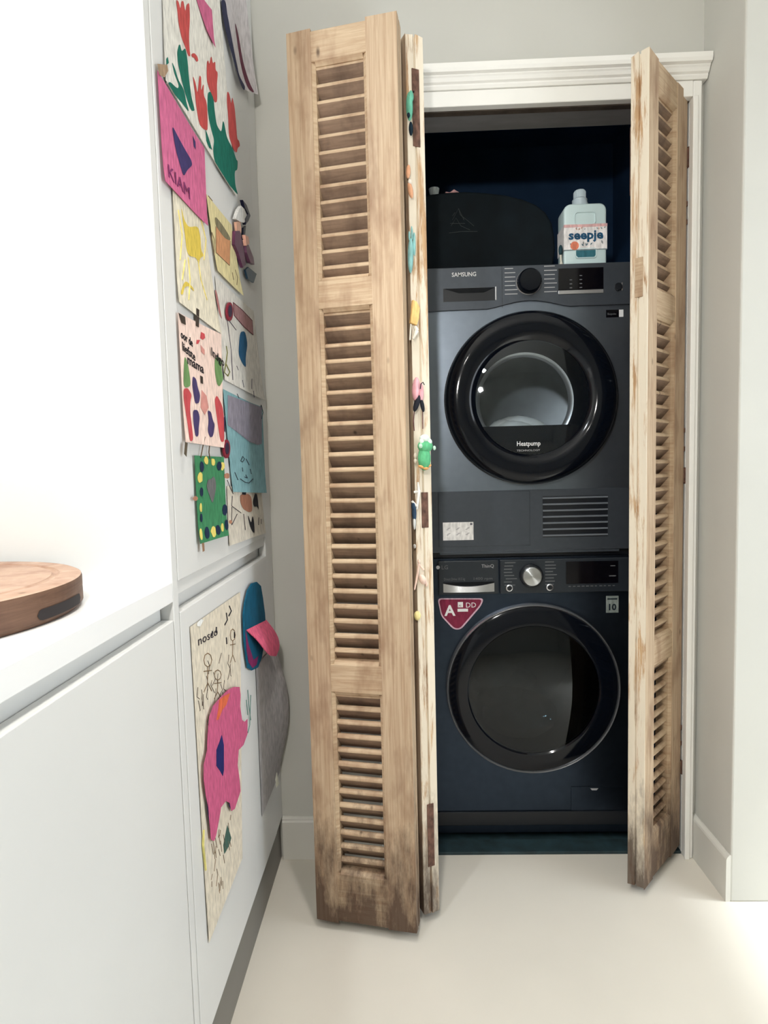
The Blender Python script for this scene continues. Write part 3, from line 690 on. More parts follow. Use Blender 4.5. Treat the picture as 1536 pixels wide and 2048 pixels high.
# black tote
bag = thing('laundry_tote', 'soft black rounded laundry tote standing on the dryer', 'tote bag', (.29, .34, DT+.0005))
M['totec'] = mat('black_fabric', (.004,.008,.011), .8, spec=.2, noise=.25, nscale=(20,20,20), bump=.3)
oc = []
TX0, TX1, TZ0, TZ1 = .066, .468, DT+.0005, 1.952
for px_, py_ in ((840,398),(858,388),(890,384),(930,382),(970,384),(1010,389),(1045,397),(1072,408),(1092,424),(1105,446),(1110,475),(1111,500)):
    v = ony(px_, py_, .165); oc.append((max(v.x, TX0), v.z))
oc.insert(0, (TX0, oc[0][1]-.03))
oc += [(TX1, TZ0+.012), (TX1-.012, TZ0), (TX0+.012, TZ0)]
MB().prism([(x, .165, z) for x, z in oc], (0,.32,0)).build('body', 'totec', bag, bevel=.016, smooth=True, seg=3)
ep = lambda px, py: tuple(ony(px, py, .1638))
b = MB()
for path in ([(905,440),(917,417),(928,440)],[(917,417),(921,430),(936,442),(948,452)],[(898,466),(925,463),(955,463)],[(902,452),(912,436),(922,452),(940,460)],[(910,425),(905,432)],[(900,447),(930,447)]):
    b.tube([ep(*q) for q in path], .0008, 5)
b.build('printed_emblem', mat('faded_print', (.045,.055,.055), .8, noise=.2), bag)
# small packets on the tote
p = ony(868, 381, .21); c0 = Vector((p.x, .21, 1.9475))
cup = thing('paper_cup', 'crumpled pale paper cup lying on the black tote', 'cup', c0)
MB().lathe(c0, [(0,.0015),(.011,.0015),(.0165,.034),(.0155,.034),(.0105,.004),(0,.004)], 'Z', 20).build('shell', paint(196,206,208,.6), cup, smooth=True)
p = ony(905, 383, .205); z_ = 1.9515
pk = [(p.x-.024, .20, z_), (p.x+.026, .20, z_), (p.x+.020, .20, z_+.014), (p.x+.004, .20, z_+.024), (p.x-.008, .20, z_+.015), (p.x-.022, .20, z_+.018)]
tag(MB().prism(pk, (0,.03,0)).build('snack_packet', paint(206,160,160,.4), None, bevel=.002), 'small crumpled pink and white packet lying on the black tote', 'packet')

# ------------------------------------------------------------------ toys along the edge of the standing leaf
EB = Vector((.051, -.2607, 0)); EN = Vector((.415, -.91, 0)).normalized(); ES = Vector((.91, .415, 0)).normalized()
def ed(px, py, out=.0): return on_plane(px, py, EB, EN) + EN*out
S1 = 1.0
def px2m(n): return n*1.44/1204
RZ = Matrix.Rotation(math.atan2(ES.y, ES.x), 3, 'Z')
def eball(b, px, py, w, h, out, depth=None, tilt=0.0, mi=0):
    r = RZ @ Matrix.Rotation(tilt, 3, 'Y')
    d = px2m(depth if depth else w)/2
    return b.ball(ed(px, py, out), (px2m(w)/2, d, px2m(h)/2), rot=r, mi=mi)
def toy(name, label, px, py, cat='toy'):
    return thing(name, label, cat, ed(px, py, .0), 0, 'small toys on the shutter edge')
t = toy('toy_bird', 'green toy bird on the upper rusted plate of the shutter edge', 818, 225)
eball(eball(MB(), 815, 218, 13, 52, .010), 817, 200, 10, 22, .013).build('body', paint(104,176,150), t, smooth=True)
eball(eball(MB(), 818, 262, 8, 26, .010), 811, 238, 6, 9, .016).build('tail', paint(22,40,52), t, smooth=True)
eball(MB(), 819.5, 194, 3, 4, .020).build('eye', paint(12,16,22), t, smooth=True)
t = toy('toy_carrot', 'slim orange and white toy with a dark tip, below the green bird', 816, 370)
eball(eball(MB(), 813, 347, 9, 26, .009, tilt=.1), 817, 384, 10, 30, .010, tilt=-.2).build('body', paint(226,170,134), t, smooth=True)
eball(MB(), 815, 368, 7, 10, .012).build('band', paint(236,226,214), t, smooth=True)
t = toy('toy_cactus', 'pale teal toy figure with raised fingers on the shutter edge', 820, 500)
b = eball(eball(MB(), 819, 513, 11, 66, .0055, tilt=.03), 826, 490, 6, 44, .006)
for (qx, qy, hh) in ((816,474,18),(821,468,26),(826,476,16)): b = eball(b, qx, qy, 4, hh, .007)
b.build('body', paint(142,192,190), t, smooth=True)
t = toy('toy_giraffe', 'yellow toy with white legs on the shutter edge, above the pink one', 822, 640)
MB().prism([ed(x, y, .004) for x, y in ((821,602),(829,606),(835,618),(833,640),(829,653),(816,648),(819,625))], EN*.010).build('body', paint(238,196,128), t, bevel=.002, smooth=True)
MB().tube([ed(818,650,.010), ed(816,682,.010)], .002, 6).tube([ed(826,655,.010), ed(829,664,.012)], [.004,.0055], 8).tube([ed(829,664,.012), ed(822,680,.011)], [.0055,.002], 8).build('leg', paint(232,226,212), t, smooth=True)
t = toy('toy_flamingo', 'pink and black toy bird with long thin legs on the shutter edge', 832, 800)
eball(eball(MB(), 828, 779, 15, 46, .010, tilt=.1), 838, 786, 10, 38, .011).build('body', paint(226,168,176), t, smooth=True)
eball(eball(MB(), 829, 808, 11, 34, .012, tilt=.35), 840, 812, 8, 26, .012, tilt=-.2).build('wing', paint(34,36,44), t, smooth=True)
MB().tube([ed(826,820,.008), ed(824,842,.008), ed(827,862,.004)], .0011, 6).tube([ed(842,818,.008), ed(844,858,.004)], .0011, 6).build('leg', paint(110,70,72), t, smooth=True)
MB().tube([ed(833,780,.020), ed(834,770,.021), ed(838,767,.021), ed(841,772,.020)], .0013, 6).build('beak_line', paint(40,38,46), t, smooth=True)
t = toy('toy_frog', 'chubby green toy frog with a white top and orange feet on the shutter edge', 842, 905)
eball(eball(MB(), 841, 917, 26, 48, .020, 22), 842, 893, 31, 26, .022, 24).build('body', paint(96,178,128), t, smooth=True)
eball(eball(eball(MB(), 840, 878, 20, 16, .024), 847, 885, 14, 14, .026), 834, 884, 10, 12, .026).build('white_top', paint(222,238,226), t, smooth=True)
eball(MB(), 830, 893, 7, 9, .030).build('eye', paint(196,226,206), t, smooth=True)
eball(MB(), 857, 897, 6, 9, .030).build('eye', paint(196,226,206), t, smooth=True)
eball(eball(eball(MB(), 834, 934, 12, 6, .022, tilt=.4), 842, 937, 12, 6, .025), 849, 932, 11, 6, .022, tilt=-.4).build('foot', paint(232,172,110), t, smooth=True)
eball(eball(MB(), 826, 912, 6, 12, .012), 826, 922, 6, 10, .012).build('arm', paint(232,222,206), t, smooth=True)
t = toy('toy_dog', 'white and dark blue toy animal on the shutter edge, below the green frog', 828, 1010)
MB().tube([ed(832,964,.010), ed(833,985,.011), ed(830,1018,.010)], [.002,.004,.0025], 8).tube([ed(824,984,.010), ed(836,982,.012)], .0028, 8).tube([ed(820,1002,.010), ed(829,1012,.011)], .003, 8).build('body', paint(236,234,228), t, smooth=True)
eball(eball(MB(), 825, 1026, 9, 34, .009), 823, 1012, 8, 18, .010).build('back', paint(52,74,98), t, smooth=True)
eball(MB(), 825, 1045, 6, 28, .010).build('tail', paint(206,208,206), t, smooth=True)
t = toy('toy_bead', 'tiny pale grey bead on the shutter edge', 827, 1093)
eball(MB(), 827, 1092, 6, 9, .006).build('bead', paint(176,172,166), t, smooth=True)
t = toy('toy_rabbit', 'pale pink toy animal on the shutter edge, above the yellow ball', 838, 1145)
b = eball(eball(eball(MB(), 834, 1122, 6, 10, .010), 840, 1157, 14, 22, .014, tilt=-.4), 848, 1166, 6, 12, .012)
b.tube([ed(834,1125,.010), ed(831,1150,.010), ed(826,1178,.008)], [.0025,.0032,.0018], 8).tube([ed(835,1128,.010), ed(843,1138,.012)], [.002,.0028], 8)
b.build('body', paint(236,206,190), t, smooth=True)
t = toy('toy_ball', 'small pale yellow ball on the shutter edge', 832, 1230)
eball(MB(), 832, 1230, 14, 19, .0072).build('ball', paint(236,222,158), t, smooth=True)

# ------------------------------------------------------------------ drawings on the tall cabinet
def P2(px, py, off): 
    v = onx(px, py, CX); return Vector((CX+off, v.y, v.z))
class Sheet:
    def __init__(s, name, label, cat, quad, col, layer=1, lift=.004, curl=.0, group='children\'s artwork on the cabinet'):
        s.q = [onx(x, y, CX) for x, y in quad]; s.off = .0008+.0012*layer; s.lift = lift; s.curl = curl
        cy = sum(v.y for v in s.q)/4; zmin = min(v.z for v in s.q); zmax = max(v.z for v in s.q)
        s.y0, s.y1 = min(v.y for v in s.q), max(v.y for v in s.q); s.z0, s.z1 = zmin, zmax
        s.root = thing(name, label, cat, (CX+s.off, cy, zmin), 0, group)
        n, mm = 10, 12; b = MB(); vs = []
        for j in range(mm+1):
            for i in range(n+1):
                u, v = i/n, j/mm
                p = (s.q[0]*(1-u)+s.q[1]*u)*(1-v)+(s.q[3]*(1-u)+s.q[2]*u)*v
                vs.append((CX+s.h(p.y, p.z), p.y, p.z))
        k = len(vs); top = vs; bot = [(x-.0004, y, z) for x, y, z in vs]
        fs = [(j*(n+1)+i, j*(n+1)+i+1, (j+1)*(n+1)+i+1, (j+1)*(n+1)+i) for j in range(mm) for i in range(n)]
        b.add(top, fs); b.add(bot, [f[::-1] for f in fs])
        s.paper = b.build('paper', col, s.root, smooth=True)
    def h(s, y, z):
        t = max(0.0, (s.z0+.35*(s.z1-s.z0)-z)/max(.35*(s.z1-s.z0), 1e-4)); u = max(0.0, (y-(s.y0+.6*(s.y1-s.y0)))/max(.4*(s.y1-s.y0), 1e-4))
        return s.off + s.lift*min(t, 1)**2*.6 + (s.lift*.6+s.curl)*min(u, 1)**2
    def mark(s, name, col, *polys, up=1, soft=True):
        if isinstance(col, tuple):   # chalky children's paint
            g_ = .3*col[0]+.59*col[1]+.11*col[2]; col = tuple(int(c*.84+g_*.16) for c in col)
        for pl in polys:
            for _ in range(2 if len(pl) > 5 and soft else 0):   # soften the painted outline
                pl = [q for k in range(len(pl)) for q in ((pl[k][0]*.8+pl[(k+1) % len(pl)][0]*.2, pl[k][1]*.8+pl[(k+1) % len(pl)][1]*.2), (pl[k][0]*.2+pl[(k+1) % len(pl)][0]*.8, pl[k][1]*.2+pl[(k+1) % len(pl)][1]*.8))]
            pts = [onx(x, y, CX) for x, y in pl]
            MB().prism([Vector((CX+s.h(p.y, p.z)+.0002+.00035*up, p.y, p.z)) for p in pts], (.0002,0,0)).build(name, col if not isinstance(col, tuple) else paint(*col), s.root)
    def stroke(s, name, col, r, *paths, up=1):
        b = MB(); o = None
        for pl in paths:
            pts = [onx(x, y, CX) for x, y in pl]
            b.tube([Vector((CX+s.h(p.y, p.z)+.0004*up, p.y, p.z)) for p in pts], r, 5)
            if name != 'pencil_scribble': o = b.build(name, paint(*col), s.root); b = MB()
        if name == 'pencil_scribble': o = b.build(name, paint(*col), s.root); o['kind'] = 'stuff'
        return o
    def write(s, body, pl, pr, hpx, col, bold=0.0):
        a, c = onx(*pl, CX), onx(*pr, CX); top = onx(pl[0], pl[1]-hpx, CX)
        R = Vector((0, c.y-a.y, c.z-a.z)); wd = R.length; R.normalize(); U = Vector((0,0,1))
        a.x = CX+max(s.h(a.y, a.z), s.h(c.y, c.z))+.0006
        return text('handwriting', body, (top.z-a.z)*1.35, a, paint(*col), s.root, face='+X', width=wd, right=R, up=U, bold=bold)
def blob(cx, cy, rx, ry, n=12, jit=0.0, tilt=0.0):
    o = []
    for k in range(n):
        a = 2*math.pi*k/n; j = 1+random.uniform(-jit, jit); x, y = rx*math.cos(a)*j, ry*math.sin(a)*j
        o.append((cx+x+tilt*y, cy+y))
    return o
WP = paint(222,219,210); CREAM = paint(218,210,190)
random.seed(5)
# hand-print flowers, top
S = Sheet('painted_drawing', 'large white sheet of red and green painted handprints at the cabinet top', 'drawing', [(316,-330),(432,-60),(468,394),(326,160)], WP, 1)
S.mark('red_handprint', (206,72,70), [(349,0),(352,22),(354,45),(360,75),(368,95),(374,113),(378,112),(376,98),(375,70),(377,40),(376,5),(370,10),(368,25),(364,2),(360,2),(358,20),(354,2)], [(380,108),(386,106),(392,113),(394,122),(390,124),(386,116),(381,114)],
  [(411,125),(414,120),(416,130),(420,110),(423,128),(428,122),(428,140),(433,145),(431,170),(432,203),(427,206),(421,190),(415,175),(411,160)],
  [(382,150),(388,165),(392,190),(396,150),(400,155),(399,185),(405,165),(404,190),(411,205),(412,245),(411,262),(402,258),(394,248),(389,215),(386,180)],
  [(451,182),(455,188),(458,210),(460,192),(465,215),(468,250),(470,278),(474,282),(476,292),(471,296),(469,306),(464,302),(459,288),(454,270),(453,235),(450,200)])
S.mark('green_handprint', (12,112,92), [(354,92),(357,88),(360,103),(364,100),(368,96),(372,120),(374,150),(378,190),(384,215),(385,222),(378,222),(370,200),(362,172),(357,150),(352,125),(351,105)], [(339,122),(346,138),(352,160),(364,180),(368,206),(374,226),(358,205),(344,190),(330,168),(334,163),(350,178),(354,172),(345,150)], [(328,118),(331,114),(333,126),(328,130)],
  [(413,186),(418,183),(424,192),(426,215),(428,235),(431,252),(440,266),(443,240),(446,250),(450,275),(462,300),(468,320),(471,322),(470,340),(464,342),(465,372),(470,390),(466,386),(455,372),(446,360),(436,345),(424,322),(422,300),(425,280),(420,262),(415,240),(412,215)], [(407,258),(413,275),(420,300),(414,296),(408,282)])
tag(S.stroke('sheet_edge_shadow', (150,146,138), .0012, [(328,166),(400,286),(464,390)]), 'grey painted shadow line at the lower edge')  # grey stroke painting the shadow along the sheet's lower edge
t = Sheet('pink_paper_pennant', 'pointed pink paper pennant beside the red handprints', 'paper pennant', [(378,-40),(419,20),(424,96),(408,60)], paint(196,100,136), 2)
t = Sheet('curled_drawing', 'narrow curled drawing with navy and maroon strokes near the wall corner', 'drawing', [(426,-120),(474,-120),(497,190),(476,176)], paint(206,200,202), 2, lift=.012, curl=.012)
t.mark('navy_stroke', (44,46,78), [(437,0),(448,0),(452,40),(458,75),(464,115),(470,150),(482,172),(480,182),(474,174),(464,140),(455,105),(445,60)])
t.mark('maroon_stroke', (110,52,72), [(466,40),(474,70),(480,120),(488,165),(494,188),(486,178),(478,140),(472,90)])
t = S; S = Sheet('pink_drawing', 'bright pink paper with a navy heart taped under the handprint sheet', 'drawing', [(309,140),(402,296),(408,452),(322,362)], paint(200,104,142), 3)
S.mark('navy_heart', (62,52,108), [(337,248),(352,277),(366,302),(377,320),(379,331),(369,340),(361.6,354),(354,328),(346,301)], [(380,272),(385,284),(385.5,299),(382,293)])
S.write('KIAM', (328,352), (372,398), 26, (120,50,96), .0)
S.mark('brown_tape', (172,140,110), [(308,128),(328,130),(330,142),(322,155),(312,150)], up=2)
# yellow sun
S = Sheet('sun_drawing', 'cream sheet with a big yellow scribbled sun', 'drawing', [(341,372),(404,446),(436,668),(352,604)], CREAM, 2)
S.mark('yellow_sun', (218,188,64), [(358,412),(364,440),(373,455),(392,452),(397,475),(398,500),(404,512),(396,516),(394,528),(388,515),(374,512),(369,500),(366,470),(362,445)], [(355,588),(362,568),(368,562),(382,575),(384,584),(374,572),(364,574),(360,590)])
S.stroke('yellow_scribble', (222,204,120), .0012, [(352,420),(360,470),(356,520)], [(372,515),(376,560),(372,600)], [(392,520),(398,560),(410,600)], [(398,440),(408,480),(404,520)], [(366,520),(360,560)])
# crayon house
S = Sheet('house_drawing', 'pale yellow crayon drawing of an orange house', 'drawing', [(408,388),(459,450),(480,592),(429,542)], paint(216,204,156), 3)
S.mark('orange_wall', (212,146,98), [(427,453),(456,482),(454.5,531),(427,505)])
S.mark('grey_roof', (130,122,92), [(424.4,431),(440,450),(455.7,475),(455.7,482),(444,476),(427,453)], up=2)
S.stroke('pencil_line', (110,92,72), .0008, [(427,453),(427,505),(454.5,531),(456,482)], [(419,465),(424,480),(423,510),(418,480),(419,465)], [(460,545),(462,560)], [(466,540),(470,555),(468,570)], [(412,392),(420,402)])
# shiny figurine magnet cluster
q = thing('foil_ornament', 'shiny navy, white and plum foil ornament hanging near the wall corner', 'ornament', P2(478, 560, .004), 0, None)
def slab(root, name, col, poly, o0, o1, rough=.3):
    return MB().prism([P2(x, y, o0) for x, y in poly], (o1-o0,0,0)).build(name, paint(*col, rough), root, bevel=.0008)
slab(q, 'navy_wing', (26,28,52), [(474,400),(482,410),(490,432),(486,442),(480,450),(479,438),(485,428),(478,415)], .006, .014)
slab(q, 'white_face', (230,228,224), [(466,420),(472,412),(478,418),(486,436),(478,446),(470,444),(460,438)], .005, .013)
slab(q, 'flesh_piece', (214,164,140), [(463,444),(472,442),(474,466),(466,470)], .005, .011)
slab(q, 'plum_leaf', (92,52,78), [(460,462),(470,462),(478,500),(482,530),(476,536),(466,505),(459,490)], .005, .012)
slab(q, 'plum_leaf', (112,72,96), [(480,480),(486,490),(496,515),(498,530),(490,526),(482,505)], .005, .014)
slab(q, 'pink_piece', (226,170,150), [(477,470),(484,474),(486,488),(480,492)], .008, .016)
slab(q, 'teal_tag', (38,66,88), [(483,540),(489,534),(506,548),(500,566),(488,558)], .005, .010)
slab(q, 'navy_stem', (30,32,50), [(479,456),(484,452),(482,474),(478,480)], .005, .010)
# house with blue figure
S = Sheet('crayon_drawing', 'white sheet with a dusky pink rectangle and a blue crayon figure', 'drawing', [(428,552),(504,622),(522,800),(446,760)], paint(214,210,202), 1, curl=.004)
S.mark('pink_roof', (168,120,120), [(464,605),(482,620),(501,641),(503,670),(484,652),(466,631)], soft=False)
S.stroke('roof_outline', (96,48,56), .0009, [(464,605),(482,620),(501,641),(503,670),(484,652),(466,631),(464,605)], up=2)
S.mark('blue_figure', (30,88,128), [(478,664),(488,662),(493,688),(489,715),(490,736),(483,728),(476,712),(475,700)])
S.mark('red_stripe', (176,110,108), [(427,578),(431,583),(438,620),(442,640),(436,628),(431,605)])
S.stroke('green_stroke', (110,110,60), .0016, [(450,692),(452,706),(449,725),(445,745),(452,752),(456,744),(449,728)])
S.stroke('pencil_line', (70,64,76), .0009, [(482,760),(484,775)], [(501,758),(500,778)], [(503,782),(504,795)], [(470,788),(474,796)], [(471,732),(474,740)], [(452,640),(460,700),(462,760)], [(455,640),(470,660)])
for (x, y, lab) in ((452.8,623.4,'oval dark red magnet beside the dusky pink rectangle'),(446.5,898,'oval dark red magnet between the pink card and the teal paper')):
    g = thing('round_magnet', lab, 'magnet', P2(x, y, .0035), 0, 'round magnets')
    MB().prism([P2(*p_, .0045) for p_ in blob(x, y, 6.6, 19, 18)], (.004,0,0)).build('rim', paint(128,34,52,.4), g, bevel=.001)
    MB().prism([P2(*p_, .0086) for p_ in blob(x-.5, y-1, 4, 12, 16)], (.0006,0,0)).build('centre', paint(48,36,62,.4), g)
# mother card
S = Sheet('mothers_card', 'pale pink handwritten card with red and purple paint prints, held by brown tape', 'card', [(350.5,625),(436,668),(442,896),(364,884)], paint(232,206,194), 3)
S.write('oor de', (356,675), (380,694), 17, (26,24,30), .0003)
S.write('liefste', (359,700), (385,722), 18, (26,24,30), .0003)
S.write('mama', (369,727), (402,747), 20, (26,24,30), .0003)
S.write('Indgo', (415,710), (441,733), 17, (26,24,30), .0003)
S.mark('brown_tape', (62,52,44), [(351,626),(364,634),(365.5,650),(357,646)], [(387,616),(393,620),(392,655),(386,652)], [(395,751),(400,754),(400.5,768),(396,766)], up=2)
S.mark('lower_tape', (92,80,62), [(361,884),(366.5,886),(364,914),(359,908)], up=2)
S.mark('red_flower', (206,70,76), [(397,664),(404,668),(405,676),(400,680),(395,676)], [(388,680),(395,680),(391,688),(387,688)], [(361,778),(370,776),(378,790),(375,802),(374,822),(377,850),(379,880),(372,884),(369,850),(365,820),(362,800)], [(428,790),(436,806),(441,825),(441,884),(434,884),(430,850),(427,825),(424,800)])
S.mark('pink_smudge', (214,140,130), [(396,690),(404,700),(404,710),(397,704)], [(398,780),(408,792),(412,815),(404,830),(396,815)])
S.mark('green_leaf', (104,146,84), [(363,712),(368,720),(373,745),(376,772),(366,776),(361,770)], [(424,718),(430,712),(436,722),(437,745),(440,758),(433,774),(428,768),(424,740)])
S.mark('purple_print', (72,58,108), [(380,752),(387,758),(390,775),(395,790),(393,806),(385,808),(382,790),(379,770)], [(380,820),(390,820),(394,835),(391,855),(390,872),(384,874),(381,850)], [(410,820),(417,824),(420,840),(424,850),(420,872),(414,876),(409,862),(412,842)])
# green card
S = Sheet('green_card', 'green painted card with yellow and navy dots around a grey heart', 'card', [(384,911),(440,914),(447,1071),(392.5,1088)], paint(62,128,88), 3, lift=.006)
S.mark('grey_heart', (104,104,106), [(410,960),(418,958),(422,952),(426,960),(427,975),(424,992),(420,1008),(414,992),(408,975)])
S.mark('yellow_dot', (222,204,92), blob(395,955,5,11,10,.15), blob(420,1063,5,11,10,.15), blob(395,1068,3,13,8,.1), blob(407,921,4,9,8,.2), blob(421,924,4,8,8,.2), blob(438,932,3,9,8,.2), blob(396.5,1016,2.4,9,8,.2), blob(437,1055,2.4,9,8,.2))
S.mark('navy_dot', (24,44,74), blob(398,934,4,11,10,.1), blob(432,932,4,9,10,.1), blob(397.5,984,3.4,9,10,.1), blob(407,1066,4.6,12,10,.1), blob(429,1060,4.4,10,10,.1), blob(442,1020,4,11,10,.1), blob(397,1036,2.6,9,8,.1), blob(444,1050,3,12,8,.1), up=2)
S.mark('clay_dot', (178,120,92), blob(384.5,997,5,5,10,.1), blob(445,952,5.5,6,10,.1), blob(451,1044,3.5,4,8,.1), up=3)
S.mark('brown_tape', (150,112,84), [(394.5,1086),(399,1086),(399.5,1102),(395.5,1104)], up=2)
S.stroke('twig', (92,74,56), .0011, [(404,874),(399,896),(395.5,915)], [(413,892),(412,905),(414,918)], up=3)
# two-tone sheet with a face
S = Sheet('cat_drawing', 'lavender and teal two-tone sheet with a smiling pencil face', 'drawing', [(443,778),(516,814),(523,986),(462,984)], paint(126,166,172), 2, curl=.006)
S.mark('lavender_patch', (138,132,146), [(452,790),(515,815),(516,888),(510,890),(496,884),(452,850)], soft=False)
S.mark('navy_patch', (40,44,78), [(441,838),(446.5,832),(446.5,865),(441,858)], up=2)
S.stroke('pencil_face', (50,58,66), .0009, [(478,922),(482,913),(486,918),(482,924),(478,922)], [(489,918),(495,930)], [(481,935),(482,943)], [(497,938),(499,948)], [(488,950),(491,956),(486,954)], [(477,958),(485,964),(494,966),(502,958)], [(466,945),(472,960)], [(514,810),(517,825),(515,838),(512,824),(514,810)], up=2)
# spider drawing
S = Sheet('spider_drawing', 'small cream drawing with a brown body and long black legs, under the teal sheet', 'drawing', [(452,972),(520,980),(527,1066),(456,1092)], paint(206,198,184), 1)
S.mark('brown_body', (164,106,80), [(478,988),(500,988),(503,1022),(496,1025),(484,1018),(478,1004)])
S.mark('black_leg', (34,32,40), [(482,984),(490,984),(489,990),(482,989)], [(508,986),(512,990),(515,1022),(512,1012),(506,1014),(503,1004)], [(493,1028),(500,1048),(503,1030),(506,1045),(506,1068),(500,1060),(496,1045)], up=2)
S.stroke('pencil_line', (60,54,58), .0008, [(462,992),(461,1012),(480,1026)], [(461,1014),(461,1050),(472,1028)], [(485,1028),(488,1060)], [(515,1035),(514,1050)], [(519,1038),(519,1048)], [(452,960),(458,975),(464,988)], up=2)
# lower door: big scribble sheet
S = Sheet('scribble_poster', 'long white poster of pencil scribbles and figures on the lower cabinet door', 'drawing', [(378,1254),(478,1184),(482,1716),(415,1886)], paint(216,206,188), 1, lift=.002)
S.write('nosco', (393,1292), (432,1270), 20, (60,54,58), .0001)
sc = []
for k in range(26):
    x0_ = random.uniform(392, 470); yy = random.uniform(1300, 1440); sc.append([(x0_, yy), (x0_+random.uniform(-4,4), yy+random.uniform(6,20)), (x0_+random.uniform(-6,6), yy+random.uniform(20,34))])
S.stroke('pencil_scribble', (92,80,70), .0007, *sc)
sc = []
for k in range(30):
    x0_ = random.uniform(418, 462); lo = 1610+(470-x0_)*1.2; yy = random.uniform(lo, lo+120); sc.append([(x0_, yy), (x0_+random.uniform(-3,4), yy+random.uniform(10,26))])
S.stroke('pencil_scribble', (128,108,86), .0007, *sc)
def stick(cx, cy, w_, h_):
    return [[(cx+w_*math.cos(a*.785), cy+h_*.3*math.sin(a*.785)) for a in range(9)], [(cx, cy+h_*.3), (cx-w_*.1, cy+h_)], [(cx, cy+h_), (cx-w_, cy+h_*1.4)], [(cx, cy+h_), (cx+w_, cy+h_*1.35)], [(cx-w_, cy+h_*.5), (cx+w_, cy+h_*.45)]]
S.stroke('stick_figure', (110,84,54), .0008, *stick(413,1320,8,46), *stick(433,1350,7,34), *stick(463,1270,5,40))
S.stroke('black_ink', (28,26,34), .0016, [(450,1226),(452,1240),(447,1250)], [(455,1232),(460,1222),(456,1212)], [(430,1254),(429,1266)], [(450,1275),(451,1288)], [(466,1264),(466,1276)], [(422,1262),(421,1272)])
S.mark('green_doodle', (62,96,86), [(452,1650),(460,1676),(455,1692),(446,1708),(444,1690)])
S.stroke('yellow_edge', (206,196,120), .0022, [(404,1660),(403,1690),(408,1740)], up=2)
S.mark('white_tape', (240,240,236), [(391,1246),(399,1238),(404,1240),(397,1253),(391,1252)], up=2)
S.stroke('teal_crayon', (96,128,120), .0011, [(492,1380),(494,1410),(498,1440)], [(498,1390),(496,1450),(492,1466)], [(489,1400),(492,1430)], up=2)
# pink cut-out flower
q = thing('paper_flower', 'ragged pink paper flower with a navy centre over the scribbled poster', 'paper cut-out', P2(430, 1680, .0075), 0, None)
MB().prism([P2(x, y, .0075) for x, y in [(399,1530),(406,1500),(407,1470),(410,1435),(418,1412),(430,1398),(448,1380),(460,1374),(472,1374),(474,1390),(473,1412),(477,1440),(482,1444),(488,1438),(488,1468),(480,1490),(470,1500),(468,1530),(472,1560),(474,1582),(468,1600),(462,1618),(455,1622),(452,1606),(444,1602),(434,1615),(430,1640),(424,1670),(420,1682),(414,1680),(411,1650),(408,1615),(403,1590),(399,1560)]], (.0006,0,0)).build('petals', paint(196,92,130), q)
MB().prism([P2(x, y, .0084) for x, y in [(435,1470),(439,1490),(439,1540),(437,1552),(430,1540),(424,1532),(424,1500),(430,1485)]], (.0005,0,0)).build('centre', paint(30,36,96), q)
MB().prism([P2(x, y, .0084) for x, y in [(430,1400),(440,1392),(452,1386),(444,1410),(436,1420),(428,1440),(424,1440),(428,1418)]], (.0004,0,0)).build('orange_crayon', paint(212,104,70), q)
MB().prism([P2(x, y, .0070) for x, y in [(405,1585),(411,1590),(415,1650),(420,1680),(412,1655),(407,1620)]], (.0004,0,0)).prism([P2(x, y, .0070) for x, y in [(451,1595),(455,1600),(457,1622),(451,1612)]], (.0004,0,0)).build('navy_backing', paint(34,30,66), q)
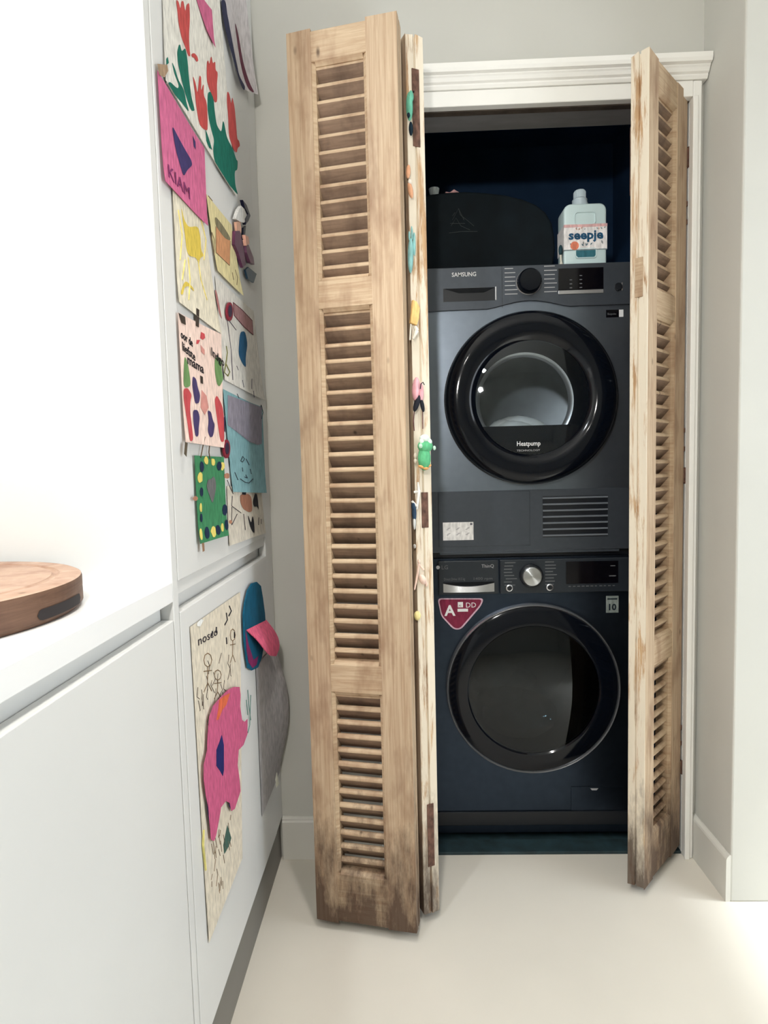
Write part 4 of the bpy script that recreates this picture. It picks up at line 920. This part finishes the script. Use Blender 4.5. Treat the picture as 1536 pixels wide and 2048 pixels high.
# felt mouth with tongue
q = thing('felt_mouth', 'blue felt mouth with a pink tongue poking out, on the lower door', 'felt craft', P2(500, 1340, .004), 0, None)
MB().prism([P2(x, y, .004) for x, y in [(482,1260),(481,1230),(484,1205),(490,1180),(498,1167),(508,1164),(516,1172),(520,1195),(524,1225),(526,1250),(522,1290),(518,1315),(510,1335),(498,1341),(490,1336),(486,1310),(483,1285)]], (.004,0,0)).build('upper_lip', paint(16,84,112), q, bevel=.0008)
MB().prism([P2(x, y, .0082) for x, y in [(484,1262),(490,1290),(500,1320),(510,1312),(506,1330),(498,1336),(490,1325),(486,1300)]], (.0006,0,0)).build('mouth_inside', paint(120,38,86), q)
# tongue leaves the surface towards the room
b = MB(); n = 10
e0, e1 = P2(485, 1260, .009), P2(526, 1240, .009)
tip = onx(548, 1312, CX+.028); tip2 = tip
rows = []
for k in range(n+1):
    u = k/n; wv = 1.0 if u < .55 else math.sqrt(max(0, 1-((u-.55)/.45)**2))
    mid = (e0+e1)/2*(1-u)+tip*u + Vector((.010*math.sin(math.pi*u*.8), 0, .004*math.sin(math.pi*u)))
    half = (e1-e0)/2*(1-.25*u)*max(wv, .05)
    rows.append((mid-half, mid+half))
for k in range(n):
    a, c = rows[k], rows[k+1]; b.quad(a[0], a[1], c[1], c[0]); d = Vector((-.0025,0,0)); b.quad(a[0]+d, c[0]+d, c[1]+d, a[1]+d); b.quad(a[0], c[0], c[0]+d, a[0]+d); b.quad(a[1], a[1]+d, c[1]+d, c[1])
b.build('tongue', paint(222,100,130), q, smooth=True)
# grey sheet bulging off the door next to the wall corner
b = MB(); n, mm = 12, 16; vs = []
for j in range(mm+1):
    v = j/mm
    zt = onx(500, 1350, CX).z; zb = onx(500, 1690, CX).z
    z = zt+(zb-zt)*v
    for i in range(n+1):
        u = i/n; y = -.25+(.25-.03)*u
        x = CX+.002 + (.034*math.sin(math.pi*min(1, v*1.02))**1.2)*u**2.2
        vs.append((x, y, z))
fs = [(j*(n+1)+i, j*(n+1)+i+1, (j+1)*(n+1)+i+1, (j+1)*(n+1)+i) for j in range(mm) for i in range(n)]
b.add(vs, fs); b.add([(x-.0005, y, z) for x, y, z in vs], [f[::-1] for f in fs])
q = thing('curled_poster', 'plain grey poster bulging off the lower door by the wall corner', 'poster', (CX+.002, -.14, onx(500, 1690, CX).z))
b.build('paper', paint(176,172,172), q, smooth=True)
p_ = [onx(x, y, CX+.028) for x, y in [(549,1560),(552,1545),(556,1568),(551,1575)]]
MB().prism([Vector((v.x+.002, v.y, v.z)) for v in p_], (.0006,0,0)).build('white_scrap', paint(232,230,214), q)
bpy.context.view_layer.update()
